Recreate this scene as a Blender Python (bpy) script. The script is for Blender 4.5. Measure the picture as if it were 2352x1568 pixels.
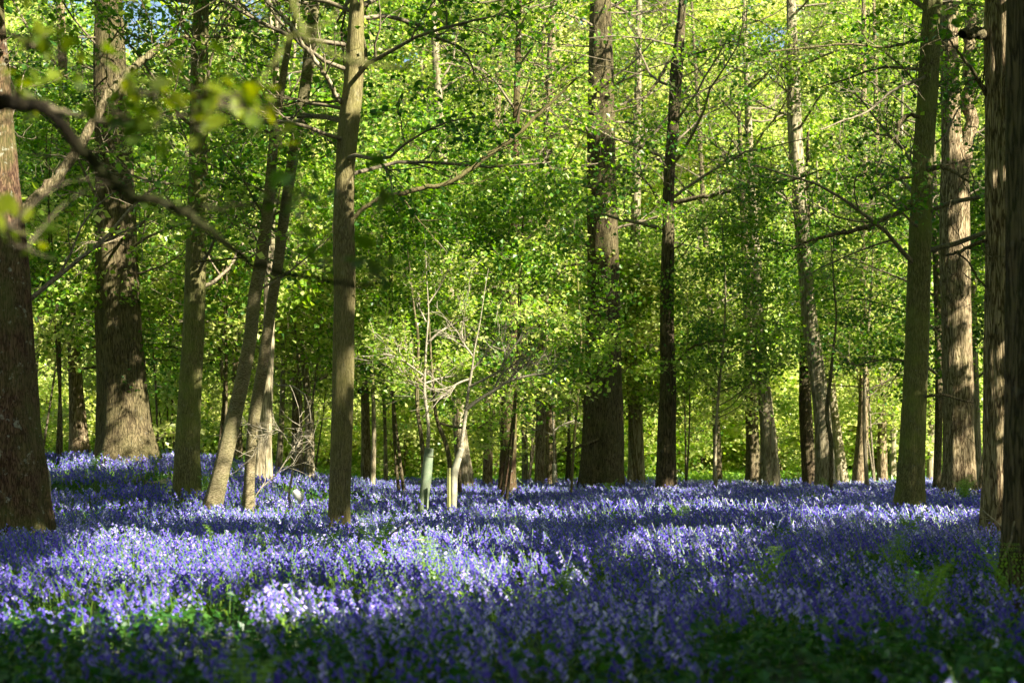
import bpy, math, numpy as np
from math import radians, sin, cos, pi

# ------------------------------------------------------------------ camera, sky, sun
scn = bpy.context.scene
for o in list(bpy.data.objects): bpy.data.objects.remove(o)
EYE = 1.15          # camera height
FP, CX, HY = 3600.0, 1176.0, 1050.0     # focal length, centre column and horizon row of a 2352 px wide frame
cam = bpy.data.objects.new("camera", bpy.data.cameras.new("camera"))
scn.collection.objects.link(cam)
cam.location = (0, 0, EYE); cam.rotation_euler = (radians(90), 0, 0)
cam.data.sensor_width = 36; cam.data.lens = 36 * FP / 2352; cam.data.shift_y = (HY - 784) / 2352
cam.data.clip_start = 0.1; cam.data.clip_end = 1500
cam.data.dof.use_dof = True; cam.data.dof.focus_distance = 25
cam.data.dof.aperture_fstop = 2.6
scn.camera = cam
SUN_EL, SUN_AZ = radians(36), radians(53)    # azimuth measured from behind the camera towards the right
sdir = np.array([sin(SUN_AZ) * cos(SUN_EL), -cos(SUN_AZ) * cos(SUN_EL), sin(SUN_EL)])   # towards the sun
world = bpy.data.worlds.new("World"); scn.world = world; world.use_nodes = True
nt = world.node_tree
sky = nt.nodes.new("ShaderNodeTexSky"); sky.sky_type = 'NISHITA'; sky.sun_disc = False
sky.sun_elevation = SUN_EL; sky.sun_rotation = pi - SUN_AZ
bg = nt.nodes["Background"]; bg.inputs[1].default_value = 0.05
nt.links.new(sky.outputs[0], bg.inputs[0])
sl = bpy.data.lights.new("sun", 'SUN'); sl.energy = 5.0; sl.angle = radians(0.5); sl.color = (1, 0.93, 0.78)
sun = bpy.data.objects.new("sun", sl); scn.collection.objects.link(sun)
from mathutils import Vector
sun.rotation_euler = Vector(sdir).to_track_quat('Z', 'Y').to_euler()
scn.view_settings.view_transform = 'Standard'; scn.view_settings.look = 'None'
scn.view_settings.exposure = 2.25; scn.view_settings.gamma = 1
scn.render.engine = 'CYCLES'
cy = scn.cycles
cy.use_denoising = True; cy.max_bounces = 6; cy.diffuse_bounces = 4; cy.transmission_bounces = 4
cy.glossy_bounces = 2; cy.transparent_max_bounces = 4; cy.caustics_reflective = False; cy.caustics_refractive = False

R0 = np.random.default_rng(7)

# ------------------------------------------------------------------ helpers
def sstep(a, b, x):
    t = np.clip((np.asarray(x, float) - a) / (b - a), 0, 1); return t * t * (3 - 2 * t)
_grids = {}
def vnoise(x, y, seed=0):
    """smooth value noise 0..1"""
    if seed not in _grids: _grids[seed] = np.random.default_rng(1000 + seed).random((256, 256))
    g = _grids[seed]
    x = np.asarray(x, float) + 1000; y = np.asarray(y, float) + 1000
    xi = np.floor(x).astype(int); yi = np.floor(y).astype(int); fx = x - xi; fy = y - yi
    fx = fx * fx * (3 - 2 * fx); fy = fy * fy * (3 - 2 * fy)
    a = g[xi % 256, yi % 256]; b = g[(xi + 1) % 256, yi % 256]; c = g[xi % 256, (yi + 1) % 256]; d = g[(xi + 1) % 256, (yi + 1) % 256]
    return (a * (1 - fx) + b * fx) * (1 - fy) + (c * (1 - fx) + d * fx) * fy
def ground_z(x, y):
    x = np.asarray(x, float); y = np.asarray(y, float)
    u = x / np.maximum(y, 8)
    g = 0.95 * sstep(25, 38, y) * sstep(0.07, 0.22, -u) * (1 - 0.8 * sstep(60, 100, y))
    g = g + 0.10 * (vnoise(x / 5, y / 5, 1) - .5) + 0.05 * (vnoise(x / 1.3, y / 1.3, 2) - .5)
    return g + 1.9 * sstep(60, 112, y) + 1.5 * sstep(110, 220, y)
def W(px, py, Y):       # a point at depth Y seen at frame position px, py
    return np.array([(px - CX) / FP * Y, Y, EYE + (HY - py) / FP * Y])

def mat(name): 
    m = bpy.data.materials.new(name); m.use_nodes = True; m.node_tree.nodes.clear(); return m, m.node_tree
def N(nt, t, **kw):
    n = nt.nodes.new(t)
    for k, v in kw.items():
        if k in n.bl_rna.properties.keys() and not k[0].isupper(): setattr(n, k, v)
        else: n.inputs[k.replace('_', ' ')].default_value = v
    return n
def ramp(nt, stops):
    n = nt.nodes.new("ShaderNodeValToRGB"); e = n.color_ramp.elements
    e[0].position, e[0].color = stops[0][0], (*stops[0][1], 1); e[1].position, e[1].color = stops[-1][0], (*stops[-1][1], 1)
    for p, c in stops[1:-1]: k = e.new(p); k.color = (*c, 1)
    return n
def leaf_mat(name, stops, trans=0.5, rough=0.4, spec=0.5):
    """stops run over the per-leaf 'tone' attribute"""
    m, t = mat(name)
    at = N(t, "ShaderNodeAttribute", attribute_name="tone"); r = ramp(t, stops); t.links.new(at.outputs["Fac"], r.inputs[0])
    p = N(t, "ShaderNodeBsdfPrincipled", Roughness=rough); p.inputs["Specular IOR Level"].default_value = spec
    tr = N(t, "ShaderNodeBsdfTranslucent"); mx = N(t, "ShaderNodeMixShader", Fac=trans); out = N(t, "ShaderNodeOutputMaterial")
    hs = N(t, "ShaderNodeHueSaturation", Hue=0.485, Saturation=1.1, Value=1.6)
    t.links.new(r.outputs[0], p.inputs["Base Color"]); t.links.new(r.outputs[0], hs.inputs["Color"]); t.links.new(hs.outputs[0], tr.inputs[0])
    t.links.new(p.outputs[0], mx.inputs[1]); t.links.new(tr.outputs[0], mx.inputs[2]); t.links.new(mx.outputs[0], out.inputs[0])
    return m
def bark_mat(name, dark, mid, light, scale=24, stretch=0.11, moss=0.3, mosscol=(0.10, 0.13, 0.03), bump=0.9, lichen=0.15, ring=False):
    m, t = mat(name); L = t.links.new
    tc = N(t, "ShaderNodeTexCoord"); mp = N(t, "ShaderNodeMapping"); mp.inputs["Scale"].default_value = (1, 1, stretch) if not ring else (0.35, 0.35, 1.6)
    L(tc.outputs["Object"], mp.inputs[0])
    wn = N(t, "ShaderNodeTexNoise", Scale=scale * .6, Detail=5); L(mp.outputs[0], wn.inputs["Vector"])
    mxv = N(t, "ShaderNodeMix", data_type='VECTOR'); mxv.inputs[0].default_value = 0.22
    L(mp.outputs[0], mxv.inputs[4]); L(wn.outputs["Color"], mxv.inputs[5])
    v = N(t, "ShaderNodeTexVoronoi", feature='DISTANCE_TO_EDGE', Scale=scale); L(mxv.outputs[1], v.inputs["Vector"])
    n2 = N(t, "ShaderNodeTexNoise", Scale=scale * 2.2, Detail=6, Roughness=0.65); L(mp.outputs[0], n2.inputs["Vector"])
    cr = N(t, "ShaderNodeMapRange"); cr.inputs[2].default_value = 0.16; cr.inputs[3].default_value = 0.30; L(v.outputs["Distance"], cr.inputs[0])
    mul = N(t, "ShaderNodeMath", operation='MULTIPLY'); L(cr.outputs[0], mul.inputs[0]); L(n2.outputs["Fac"], mul.inputs[1])
    r = ramp(t, [(0.10, dark), (0.36, mid), (0.62, light)]); L(mul.outputs[0], r.inputs[0])
    n3 = N(t, "ShaderNodeTexNoise", Scale=1.6, Detail=5, Roughness=0.6); L(tc.outputs["Object"], n3.inputs["Vector"])
    mr = N(t, "ShaderNodeMapRange"); mr.inputs[1].default_value = 0.42; mr.inputs[2].default_value = 0.68; mr.inputs[4].default_value = moss
    L(n3.outputs["Fac"], mr.inputs[0])
    m1 = N(t, "ShaderNodeMix", data_type='RGBA'); L(mr.outputs[0], m1.inputs[0]); L(r.outputs[0], m1.inputs[6]); m1.inputs[7].default_value = (*mosscol, 1)
    n4 = N(t, "ShaderNodeTexNoise", Scale=7, Detail=4, Roughness=0.7); L(tc.outputs["Object"], n4.inputs["Vector"])
    lr = N(t, "ShaderNodeMapRange"); lr.inputs[1].default_value = 0.60; lr.inputs[2].default_value = 0.68; lr.inputs[4].default_value = lichen
    L(n4.outputs["Fac"], lr.inputs[0])
    m2 = N(t, "ShaderNodeMix", data_type='RGBA'); L(lr.outputs[0], m2.inputs[0]); L(m1.outputs[2], m2.inputs[6]); m2.inputs[7].default_value = (0.36, 0.38, 0.30, 1)
    p = N(t, "ShaderNodeBsdfPrincipled", Roughness=0.9); p.inputs["Specular IOR Level"].default_value = 0.15
    b = N(t, "ShaderNodeBump", Strength=bump, Distance=0.02); L(mul.outputs[0], b.inputs["Height"])
    L(m2.outputs[2], p.inputs["Base Color"]); L(b.outputs[0], p.inputs["Normal"])
    out = N(t, "ShaderNodeOutputMaterial"); L(p.outputs[0], out.inputs[0]); return m
def plain_mat(name, a, b, scale=20, rough=0.7, trans=0.0, bump=0.2):
    m, t = mat(name); L = t.links.new
    tc = N(t, "ShaderNodeTexCoord"); n = N(t, "ShaderNodeTexNoise", Scale=scale, Detail=4); L(tc.outputs["Object"], n.inputs["Vector"])
    r = ramp(t, [(0.35, a), (0.65, b)]); L(n.outputs["Fac"], r.inputs[0])
    p = N(t, "ShaderNodeBsdfPrincipled", Roughness=rough); L(r.outputs[0], p.inputs["Base Color"]); p.inputs["Specular IOR Level"].default_value = 0.3
    bm = N(t, "ShaderNodeBump", Strength=bump, Distance=0.01); L(n.outputs["Fac"], bm.inputs["Height"]); L(bm.outputs[0], p.inputs["Normal"])
    out = N(t, "ShaderNodeOutputMaterial")
    if trans:
        tr = N(t, "ShaderNodeBsdfTranslucent"); L(r.outputs[0], tr.inputs[0]); mx = N(t, "ShaderNodeMixShader", Fac=trans)
        L(p.outputs[0], mx.inputs[1]); L(tr.outputs[0], mx.inputs[2]); L(mx.outputs[0], out.inputs[0])
    else: L(p.outputs[0], out.inputs[0])
    return m

M = dict(
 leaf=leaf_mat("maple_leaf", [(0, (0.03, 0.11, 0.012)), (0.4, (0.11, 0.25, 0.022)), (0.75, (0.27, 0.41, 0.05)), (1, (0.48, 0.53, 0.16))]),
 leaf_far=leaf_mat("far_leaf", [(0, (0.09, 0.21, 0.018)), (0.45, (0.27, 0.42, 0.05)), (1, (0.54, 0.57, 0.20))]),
 leaf_dark=leaf_mat("dark_leaf", [(0, (0.015, 0.07, 0.012)), (0.6, (0.035, 0.13, 0.02)), (1, (0.08, 0.2, 0.03))], 0.4),
 leaf_oak=leaf_mat("oak_leaf", [(0, (0.04, 0.10, 0.01)), (0.6, (0.14, 0.20, 0.015)), (1, (0.25, 0.30, 0.02))], 0.55),
 fern=leaf_mat("fern_leaf", [(0, (0.08, 0.22, 0.03)), (1, (0.24, 0.38, 0.06))], 0.45),
 blade=leaf_mat("strap_leaf", [(0, (0.03, 0.10, 0.015)), (0.5, (0.10, 0.22, 0.025)), (1, (0.30, 0.40, 0.06))], 0.4, 0.35),
 bell=leaf_mat("bluebell_petal", [(0, (0.10, 0.065, 0.45)), (0.45, (0.20, 0.14, 0.63)), (0.8, (0.41, 0.34, 0.79)), (1, (0.72, 0.67, 0.93))], 0.4, 0.5, 0.3),
 bark=bark_mat("grey_brown_bark", (0.020, 0.014, 0.007), (0.10, 0.076, 0.040), (0.25, 0.20, 0.12)),
 bark_olive=bark_mat("olive_bark", (0.03, 0.024, 0.009), (0.12, 0.098, 0.042), (0.24, 0.205, 0.10), scale=38, stretch=0.09, moss=0.7, mosscol=(0.17, 0.16, 0.045), bump=0.5, lichen=0.12),
 bark_moss=bark_mat("mossy_bark", (0.025, 0.022, 0.008), (0.11, 0.10, 0.04), (0.23, 0.21, 0.09), scale=34, stretch=0.09, moss=0.75, mosscol=(0.16, 0.19, 0.035), bump=0.6),
 bark_furrow=bark_mat("furrowed_bark", (0.016, 0.010, 0.005), (0.15, 0.105, 0.055), (0.42, 0.33, 0.20), scale=20, stretch=0.10, moss=0.25, bump=1.0, lichen=0.1),
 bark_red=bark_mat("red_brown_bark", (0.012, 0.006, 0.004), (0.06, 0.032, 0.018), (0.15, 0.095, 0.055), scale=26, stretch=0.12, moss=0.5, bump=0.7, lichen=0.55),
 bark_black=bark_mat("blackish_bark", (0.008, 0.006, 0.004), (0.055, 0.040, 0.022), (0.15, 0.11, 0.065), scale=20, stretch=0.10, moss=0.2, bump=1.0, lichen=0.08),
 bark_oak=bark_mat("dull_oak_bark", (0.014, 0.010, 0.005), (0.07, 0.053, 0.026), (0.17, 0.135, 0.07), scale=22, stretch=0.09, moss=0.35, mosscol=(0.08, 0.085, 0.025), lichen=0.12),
 bark_dark=bark_mat("dark_bough_bark", (0.006, 0.005, 0.003), (0.018, 0.015, 0.008), (0.04, 0.032, 0.018)),  # very dark brown, for the near oak's boughs
 bark_ring=bark_mat("cherry_bark", (0.03, 0.02, 0.012), (0.15, 0.12, 0.065), (0.28, 0.235, 0.14), scale=26, moss=0.35, bump=0.45, ring=True),
 bark_pale=bark_mat("pale_bark", (0.07, 0.055, 0.03), (0.23, 0.19, 0.115), (0.40, 0.345, 0.23), scale=14, moss=0.2, bump=0.5),
 twig=plain_mat("twig_bark", (0.07, 0.055, 0.035), (0.22, 0.18, 0.11), 30),
 twig_pale=plain_mat("pale_twig_bark", (0.17, 0.145, 0.10), (0.36, 0.32, 0.23), 30),
 tube_green=plain_mat("green_tree_shelter", (0.15, 0.20, 0.12), (0.24, 0.28, 0.18), 9, 0.55, 0.25),
 tube_pale=plain_mat("pale_tree_shelter", (0.30, 0.29, 0.20), (0.48, 0.46, 0.34), 9, 0.55, 0.25),
 stake=plain_mat("stake_wood", (0.22, 0.22, 0.08), (0.36, 0.35, 0.13), 40),
 stone=plain_mat("white_stone", (0.65, 0.63, 0.60), (0.85, 0.83, 0.80), 12, 0.8, 0, 0.5),
)

class Acc:
    """collects numpy vertices, quads and triangles and a per-vertex tone"""
    def __init__(s): s.v, s.q, s.t, s.tone, s.n = [], [], [], [], 0; s.mi = []
    def add(s, v, q=None, t=None, tone=0.5, mi=0):
        v = np.asarray(v, float).reshape(-1, 3); s.v.append(v)
        if q is not None: q = np.asarray(q).reshape(-1, 4) + s.n; s.q.append(q); s.mi.append(np.full(len(q), mi))
        s.tone.append(np.broadcast_to(np.asarray(tone, float).ravel() if np.ndim(tone) else tone, len(v)).copy()); s.n += len(v)
    def build(s, name, mats, parent=None, origin=(0, 0, 0), smooth=True, tone=True):
        me = bpy.data.meshes.new(name); v = np.concatenate(s.v) - np.asarray(origin, float); q = np.concatenate(s.q)
        me.vertices.add(len(v)); me.vertices.foreach_set("co", v.ravel().astype(np.float32))
        me.loops.add(len(q) * 4); me.loops.foreach_set("vertex_index", q.ravel().astype(np.int32))
        me.polygons.add(len(q)); me.polygons.foreach_set("loop_start", np.arange(0, len(q) * 4, 4, dtype=np.int32))
        me.polygons.foreach_set("loop_total", np.full(len(q), 4, np.int32))
        mats = mats if isinstance(mats, (list, tuple)) else [mats]
        for m in mats: me.materials.append(m)
        if len(mats) > 1: me.polygons.foreach_set("material_index", np.concatenate(s.mi).astype(np.int32))
        me.polygons.foreach_set("use_smooth", np.full(len(q), smooth))
        if tone:
            a = me.attributes.new("tone", 'FLOAT', 'POINT'); a.data.foreach_set("value", np.concatenate(s.tone).astype(np.float32))
        me.update(calc_edges=True)
        o = bpy.data.objects.new(name, me); scn.collection.objects.link(o)
        if parent: o.parent = parent
        else: o.location = origin
        return o
def empty(name, loc, label, cat, group=None):
    o = bpy.data.objects.new(name, None); scn.collection.objects.link(o); o.location = tuple(float(c) for c in loc); o.empty_display_size = .3
    o["label"] = label; o["category"] = cat
    if group: o["group"] = group
    return o
def tag(o, label=None, cat=None, group=None, kind=None):
    for k, v in (("label", label), ("category", cat), ("group", group), ("kind", kind)):
        if v: o[k] = v
    return o
def norm(a): return a / np.maximum(np.linalg.norm(a, axis=-1, keepdims=True), 1e-9)
def tubes(acc, P, R, sides=4, tone=0.5, mi=0):
    """P: (B,N,3) centre lines, R: (B,N) radii"""
    P = np.asarray(P, float); R = np.asarray(R, float); B, n, _ = P.shape
    T = norm(np.gradient(P, axis=1)); ref = np.tile([0.31, 0.2, 0.93], (B, 1)); mt = norm(T.mean(1))
    bad = np.abs((mt * ref).sum(1)) > 0.8; ref[bad] = [0.93, 0.3, 0.1]
    U = norm(np.cross(T, ref[:, None, :])); V = np.cross(T, U)
    a = np.arange(sides) / sides * 2 * pi
    ring = U[:, :, None, :] * np.cos(a)[None, None, :, None] + V[:, :, None, :] * np.sin(a)[None, None, :, None]
    v = P[:, :, None, :] + ring * R[:, :, None, None]
    b, i, j = np.meshgrid(np.arange(B), np.arange(n - 1), np.arange(sides), indexing='ij'); k = (j + 1) % sides
    f = lambda ii, jj: b * n * sides + ii * sides + jj
    q = np.stack([f(i, j), f(i, k), f(i + 1, k), f(i + 1, j)], -1)
    if np.ndim(tone) == 1: tone = np.repeat(tone, n * sides)
    acc.add(v, q, tone=tone, mi=mi)
def leaves(acc, C, S, rng, tone, mi=0, up=0.35, wide=0.42, hang=0.25, lobed=False):
    """a folded kite per leaf (or an eleven-point lobed blade), base at C, length S"""
    n = len(C)
    if n == 0: return
    S = np.broadcast_to(S, n)[:, None]
    nr = rng.normal(size=(n, 3)); nr[:, 2] = np.abs(nr[:, 2]) * (1 + up * 2) + up; nr = norm(nr)
    d = rng.normal(size=(n, 3)); d[:, 2] -= hang; d = norm(d - nr * (d * nr).sum(1, keepdims=True)); w = np.cross(nr, d)
    if not lobed:
        v = np.stack([C, C + d * S * .5 + w * S * wide + nr * S * .09, C + d * S + -nr * S * .08, C + d * S * .5 - w * S * wide + nr * S * .09], 1)
        acc.add(v, np.arange(n * 4), tone=np.repeat(tone, 4) if np.ndim(tone) else tone, mi=mi); return
    prof = [(0, 0), (.12, .16), (.28, .10), (.38, .36), (.52, .16), (.68, .30), (.82, .12), (1, 0)]
    mid = np.stack([C + d * S * (x) for x, _ in prof], 1)
    lf = np.stack([C + d * S * (x + (0.03 if y > .2 else 0)) + w * S * y * 1.3 + nr * S * y * .35 for x, y in prof], 1)
    rt = np.stack([C + d * S * (x + (0.03 if y > .2 else 0)) - w * S * y * 1.3 + nr * S * y * .35 for x, y in prof], 1)
    v = np.concatenate([mid, lf, rt], 1); qs = []
    for i in range(7): qs += [[i, i + 1, 8 + i + 1, 8 + i], [i, 16 + i, 16 + i + 1, i + 1]]
    q = (np.arange(n) * 24)[:, None, None] + np.array(qs)[None]
    acc.add(v, q, tone=np.repeat(tone, 24) if np.ndim(tone) else tone, mi=mi)
def walk(rng, S, D, L, n, wob, up=0.0):
    S = np.asarray(S, float); d = norm(np.asarray(D, float)); L = np.broadcast_to(L, len(S)); P = [S]
    for i in range(1, n):
        d = norm(d + rng.normal(size=d.shape) * wob + np.array([0, 0, up])); P.append(P[-1] + d * (L / (n - 1))[:, None])
    return np.stack(P, 1)
def kids(rng, P, R, k, t0, a0, a1, flat=0.0):
    """k starts per path with directions at an angle to it"""
    B, n, _ = P.shape; t = (t0 + (1 - t0) * (np.arange(k)[None] + rng.random((B, k))) / k) * (n - 1); i = np.clip(t.astype(int), 0, n - 2); f = (t - i)[..., None]
    bi = np.arange(B)[:, None]; S = P[bi, i] * (1 - f) + P[bi, i + 1] * f; T = norm(P[bi, i + 1] - P[bi, i])
    rr = R[bi, i] * (1 - f[..., 0]) + R[bi, i + 1] * f[..., 0]
    q = rng.normal(size=S.shape); q[..., 2] *= (1 - flat); q = norm(q - T * (q * T).sum(-1, keepdims=True))
    a = rng.uniform(a0, a1, (B, k))[..., None]
    D = T * np.cos(a) + q * np.sin(a); tt = (t / (n - 1)).ravel()
    return S.reshape(-1, 3), D.reshape(-1, 3), rr.ravel(), tt

# ------------------------------------------------------------------ where the sun comes through the canopy
def shadow_xy(P, z=0.35):
    k = (P[..., 2] - z) / sdir[2]; return P[..., 0] - sdir[0] * k, P[..., 1] - sdir[1] * k
# openings / dense patches of the canopy over the flower field: frame column, row at flower level, half sizes (+ open, - closed)
FIELD = [(760,1246,530,34,1.3),(1050,1255,230,44,1),(430,1262,230,40,1),(160,1290,170,34,.9),(220,1370,260,32,.7),(560,1345,150,28,.6),(900,1350,230,30,.35),(600,1118,260,16,.55),(420,1160,330,14,.8),
 (640,1150,90,30,.8),(1060,1128,220,18,.8),(1180,1150,80,20,.5),(850,1082,60,5,.9),(2190,1180,50,10,.9),(1760,1225,110,14,.8),(1680,1295,60,16,.6),(2180,1340,200,20,.9),(1900,1101,180,5,1),(1560,1150,230,9,.5),(1330,1120,130,10,.7),(1980,1170,120,12,.5),(1350,1175,60,10,.8),
 (1800,1292,120,12,.6),(1500,1100,120,3,.8),(160,1160,70,12,.7),(2330,1305,40,20,.8),(120,1440,120,16,.35),(2000,1390,60,14,.5),(250,1100,120,8,.4),
 (500,1203,560,11,-1),(1080,1192,190,13,-1),(1176,1490,1300,70,-1),(1480,1385,540,50,-1),(1300,1215,60,20,-.4),(1990,1240,350,18,-.7),(1900,1112,250,5,-.9),(290,1060,150,10,-.9),(60,1215,90,16,-1),(1600,1180,300,8,-.6),(1500,1350,300,14,-.8),(1350,1425,300,30,-1)]
SPOTS = []   # (ground x, ground y, radius, sign): where light on a trunk would land if it went on to the ground
def spot(px, py, Y, r, s=1):
    g = shadow_xy(W(px, py, Y)); SPOTS.append((g[0], g[1], r, s))
for a in [(10,430,20,.7,1.6),(20,520,20,.6,1.6),(-5,350,20,.6,1.6),(430,960,30,.35,2.5),(440,880,30,.4,2.5),(437,830,30,.3,2),(442,610,30,.25,2),(250,100,36,.9),(255,40,36,.9),(255,200,36,.8),(260,300,36,.6),
          (600,640,27,.35,2),(590,700,27,.35,2),(575,760,27,.2),(615,820,27,.3),(600,900,27,.25),(795,680,21.3,.25),(790,900,21.3,.3),(788,970,21.3,.2),(815,120,21.3,.3),(818,60,21.3,.3),(810,180,21.3,.25),(798,450,21.3,.2),(796,340,21.3,.35,-1),(793,580,21.3,.3,-1),(790,770,21.3,.22,-1),(783,1080,21.3,.3,-1),(780,1150,21.3,.3,-1),(460,300,30,.9,-1),(455,450,30,.8,-.8),(450,720,30,.4,-.7),(1380,200,48,1.4,-1),(1380,450,48,1.4,-1),(640,300,27,.7,-1),(680,330,28,.7,-1),(620,480,27,.4,-.8),(560,950,27,.25,-.8),(1535,650,45,1.2,-.8),(2192,250,36,.6,-.7),(2110,200,28.8,.8,-.7),(1100,110,24,2.2,-1),(900,250,24,1.5,-1),(1330,90,28,2.0,-1),(1900,420,30,1.8,-1),(1750,150,30,1.5,-.8),(550,560,28,1.5,-.8),(1600,650,42,1.8,-.8),(1850,700,44,1.8,-.8),
          (1040,1090,28.5,.3),(1065,1000,28.5,.4),(985,1060,28.8,.35),(985,900,28.8,.35),(1090,860,28.5,.4),(1130,920,28.5,.35),(1200,880,28.5,.4),
          (1765,650,52,.7),(1765,730,52,.7),(1770,850,52,.6),(1880,900,50,.7),(1885,960,50,.5),(1870,800,50,.5),(1890,1040,50,.5),(2200,480,36,.5),(2195,560,36,.6),(2205,640,36,.5),(2200,720,36,.5),(2205,800,36,.4),(2215,900,36,.4),(2215,1080,36,.4),(2215,1010,36,.35),(2230,340,36,.4),
          (2290,860,20,.35),(2290,800,20,.3),(2295,1050,20,.35),(2295,1110,20,.35),(2290,980,20,.3),(2100,960,28.8,.15),(2110,450,28.8,.15),(900,450,21,.4),(1000,430,21,.4),(1100,370,21,.5),(1200,300,21,.4),(740,160,21,.5),(700,100,21,.5),
          (1068,950,46,.7),(1068,1040,46,.6),(1250,600,32,1.2),(1150,650,32,1.3),(1050,720,32,1.3),(1200,760,32,1.3),(1300,680,32,1.0),(1100,560,32,1.0),
          (140,700,41,2.2,1.3),(520,720,40,2.0,1.3),(700,820,43,2.0,1.3),(370,800,43,1.6,1.3),(900,800,41,2.0,1.3),(60,850,40,1.5,1.3),(270,700,36,1.1,-1),(280,880,36,1.0,-1),(290,1000,36,1.1,-1),(268,500,36,1.0,-1),(335,930,36,.25,1),(325,850,36,.2,1),(20,1100,20,1.0,-1),(380,1020,36,.5,-.6),(2390,700,11.5,1.2,-1),(2390,1100,11.5,1.0,-1),(2390,300,11.5,1.2,-1),(30,800,20,1.0,-1),(10,1000,20,1.0,-1),(1380,700,48,1.2,-1),(1380,950,48,1.3,-1),(1530,900,45,.9,-1),(1535,1050,45,.9,-1),(1535,420,45,1.1,-1),(1167,1040,41,.8,-1),(1380,1060,48,1.3,-1),(1165,900,41,.8,-1),(2100,750,28.8,.7,-.8),(2285,300,20,.7,-1),(2290,550,20,.6,-1)]: spot(*a)
for a in [(220,400,4,.5),(300,460,4,.4),(500,560,4,.4),(100,250,4,.4),(700,640,4,.4)]: spot(*a, -1)
for a in [(420,215,4,.6,3),(530,220,4,.6,3),(640,250,4,.3,3),(350,215,4,.4,3),(20,510,3.7,.3,1),(60,90,4,.5,3),(700,60,3.4,.5,3),(830,110,3.4,.5,3),(620,160,3.4,.4,3)]: spot(*a)
SP = np.array(SPOTS)
def openness(P):
    gx, gy = shadow_xy(P)
    o = 0.62 * vnoise(gx / 2.1, gy / 2.6, 11) + 0.38 * vnoise(gx / 0.75, gy / 0.9, 12)
    o = 1.5 * (o - .5) + .46 + 0.42 * sstep(43, 56, gy)
    gyy = np.maximum(gy, 2.0); px = CX + FP * gx / gyy; py = HY + FP * (EYE - .35) / gyy
    for cx, cy_, rx, ry, s in FIELD:
        d2 = ((px - cx) / rx) ** 2 + ((py - cy_) / ry) ** 2
        o = o + (0.36 if s > 0 else .6) * s * np.exp(-np.maximum(d2 - .6, 0) * 3.5) * (gy > 2)
    for x, y, r, s in SP:
        d2 = ((gx - x) ** 2 + (gy - y) ** 2) / (r * r)
        o = o + (0.42 if s > 0 else 1.0) * s * np.exp(-np.maximum(d2 - .45, 0) * 3)
    return o
def keep_for_sun(P, rng, thr=0.60, soft=0.03):
    return rng.random(len(P)) > sstep(thr - soft, thr + soft, openness(P))

# ------------------------------------------------------------------ ground
gx = np.concatenate([-np.geomspace(260, 30, 22), np.linspace(-28, 28, 140), np.geomspace(30, 260, 22)]); gy = np.concatenate([np.linspace(-40, 2, 16), np.linspace(3, 80, 190), np.geomspace(82, 420, 30)])
GX, GY = np.meshgrid(gx, gy, indexing='ij'); A = Acc(); nx, ny = GX.shape
i, j = np.meshgrid(np.arange(nx - 1), np.arange(ny - 1), indexing='ij')
A.add(np.stack([GX, GY, ground_z(GX, GY)], -1), np.stack([i * ny + j, (i + 1) * ny + j, (i + 1) * ny + j + 1, i * ny + j + 1], -1))
m, t = mat("woodland_floor"); L = t.links.new
tc = N(t, "ShaderNodeTexCoord"); n1 = N(t, "ShaderNodeTexNoise", Scale=0.9, Detail=8, Roughness=.7); n2 = N(t, "ShaderNodeTexNoise", Scale=14, Detail=6)
L(tc.outputs["Object"], n1.inputs["Vector"]); L(tc.outputs["Object"], n2.inputs["Vector"])
r = ramp(t, [(0.35, (0.035, 0.028, 0.014)), (0.55, (0.03, 0.06, 0.014)), (0.75, (0.06, 0.12, 0.02))]); L(n1.outputs["Fac"], r.inputs[0])
sx = N(t, "ShaderNodeSeparateXYZ"); L(tc.outputs["Object"], sx.inputs[0]); mr = N(t, "ShaderNodeMapRange"); mr.inputs[1].default_value = 50; mr.inputs[2].default_value = 62; L(sx.outputs[1], mr.inputs[0])
mx = N(t, "ShaderNodeMix", data_type='RGBA'); L(mr.outputs[0], mx.inputs[0]); L(r.outputs[0], mx.inputs[6])
r2 = ramp(t, [(0.3, (0.08, 0.17, 0.02)), (0.7, (0.20, 0.32, 0.04))]); L(n1.outputs["Fac"], r2.inputs[0]); L(r2.outputs[0], mx.inputs[7])
p = N(t, "ShaderNodeBsdfPrincipled", Roughness=0.95); b = N(t, "ShaderNodeBump", Strength=0.8, Distance=0.05); L(n2.outputs["Fac"], b.inputs["Height"]); L(b.outputs[0], p.inputs["Normal"])
L(mx.outputs[2], p.inputs["Base Color"]); out = N(t, "ShaderNodeOutputMaterial"); L(p.outputs[0], out.inputs[0])
tag(A.build("ground", m, tone=False), kind="structure")

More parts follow.
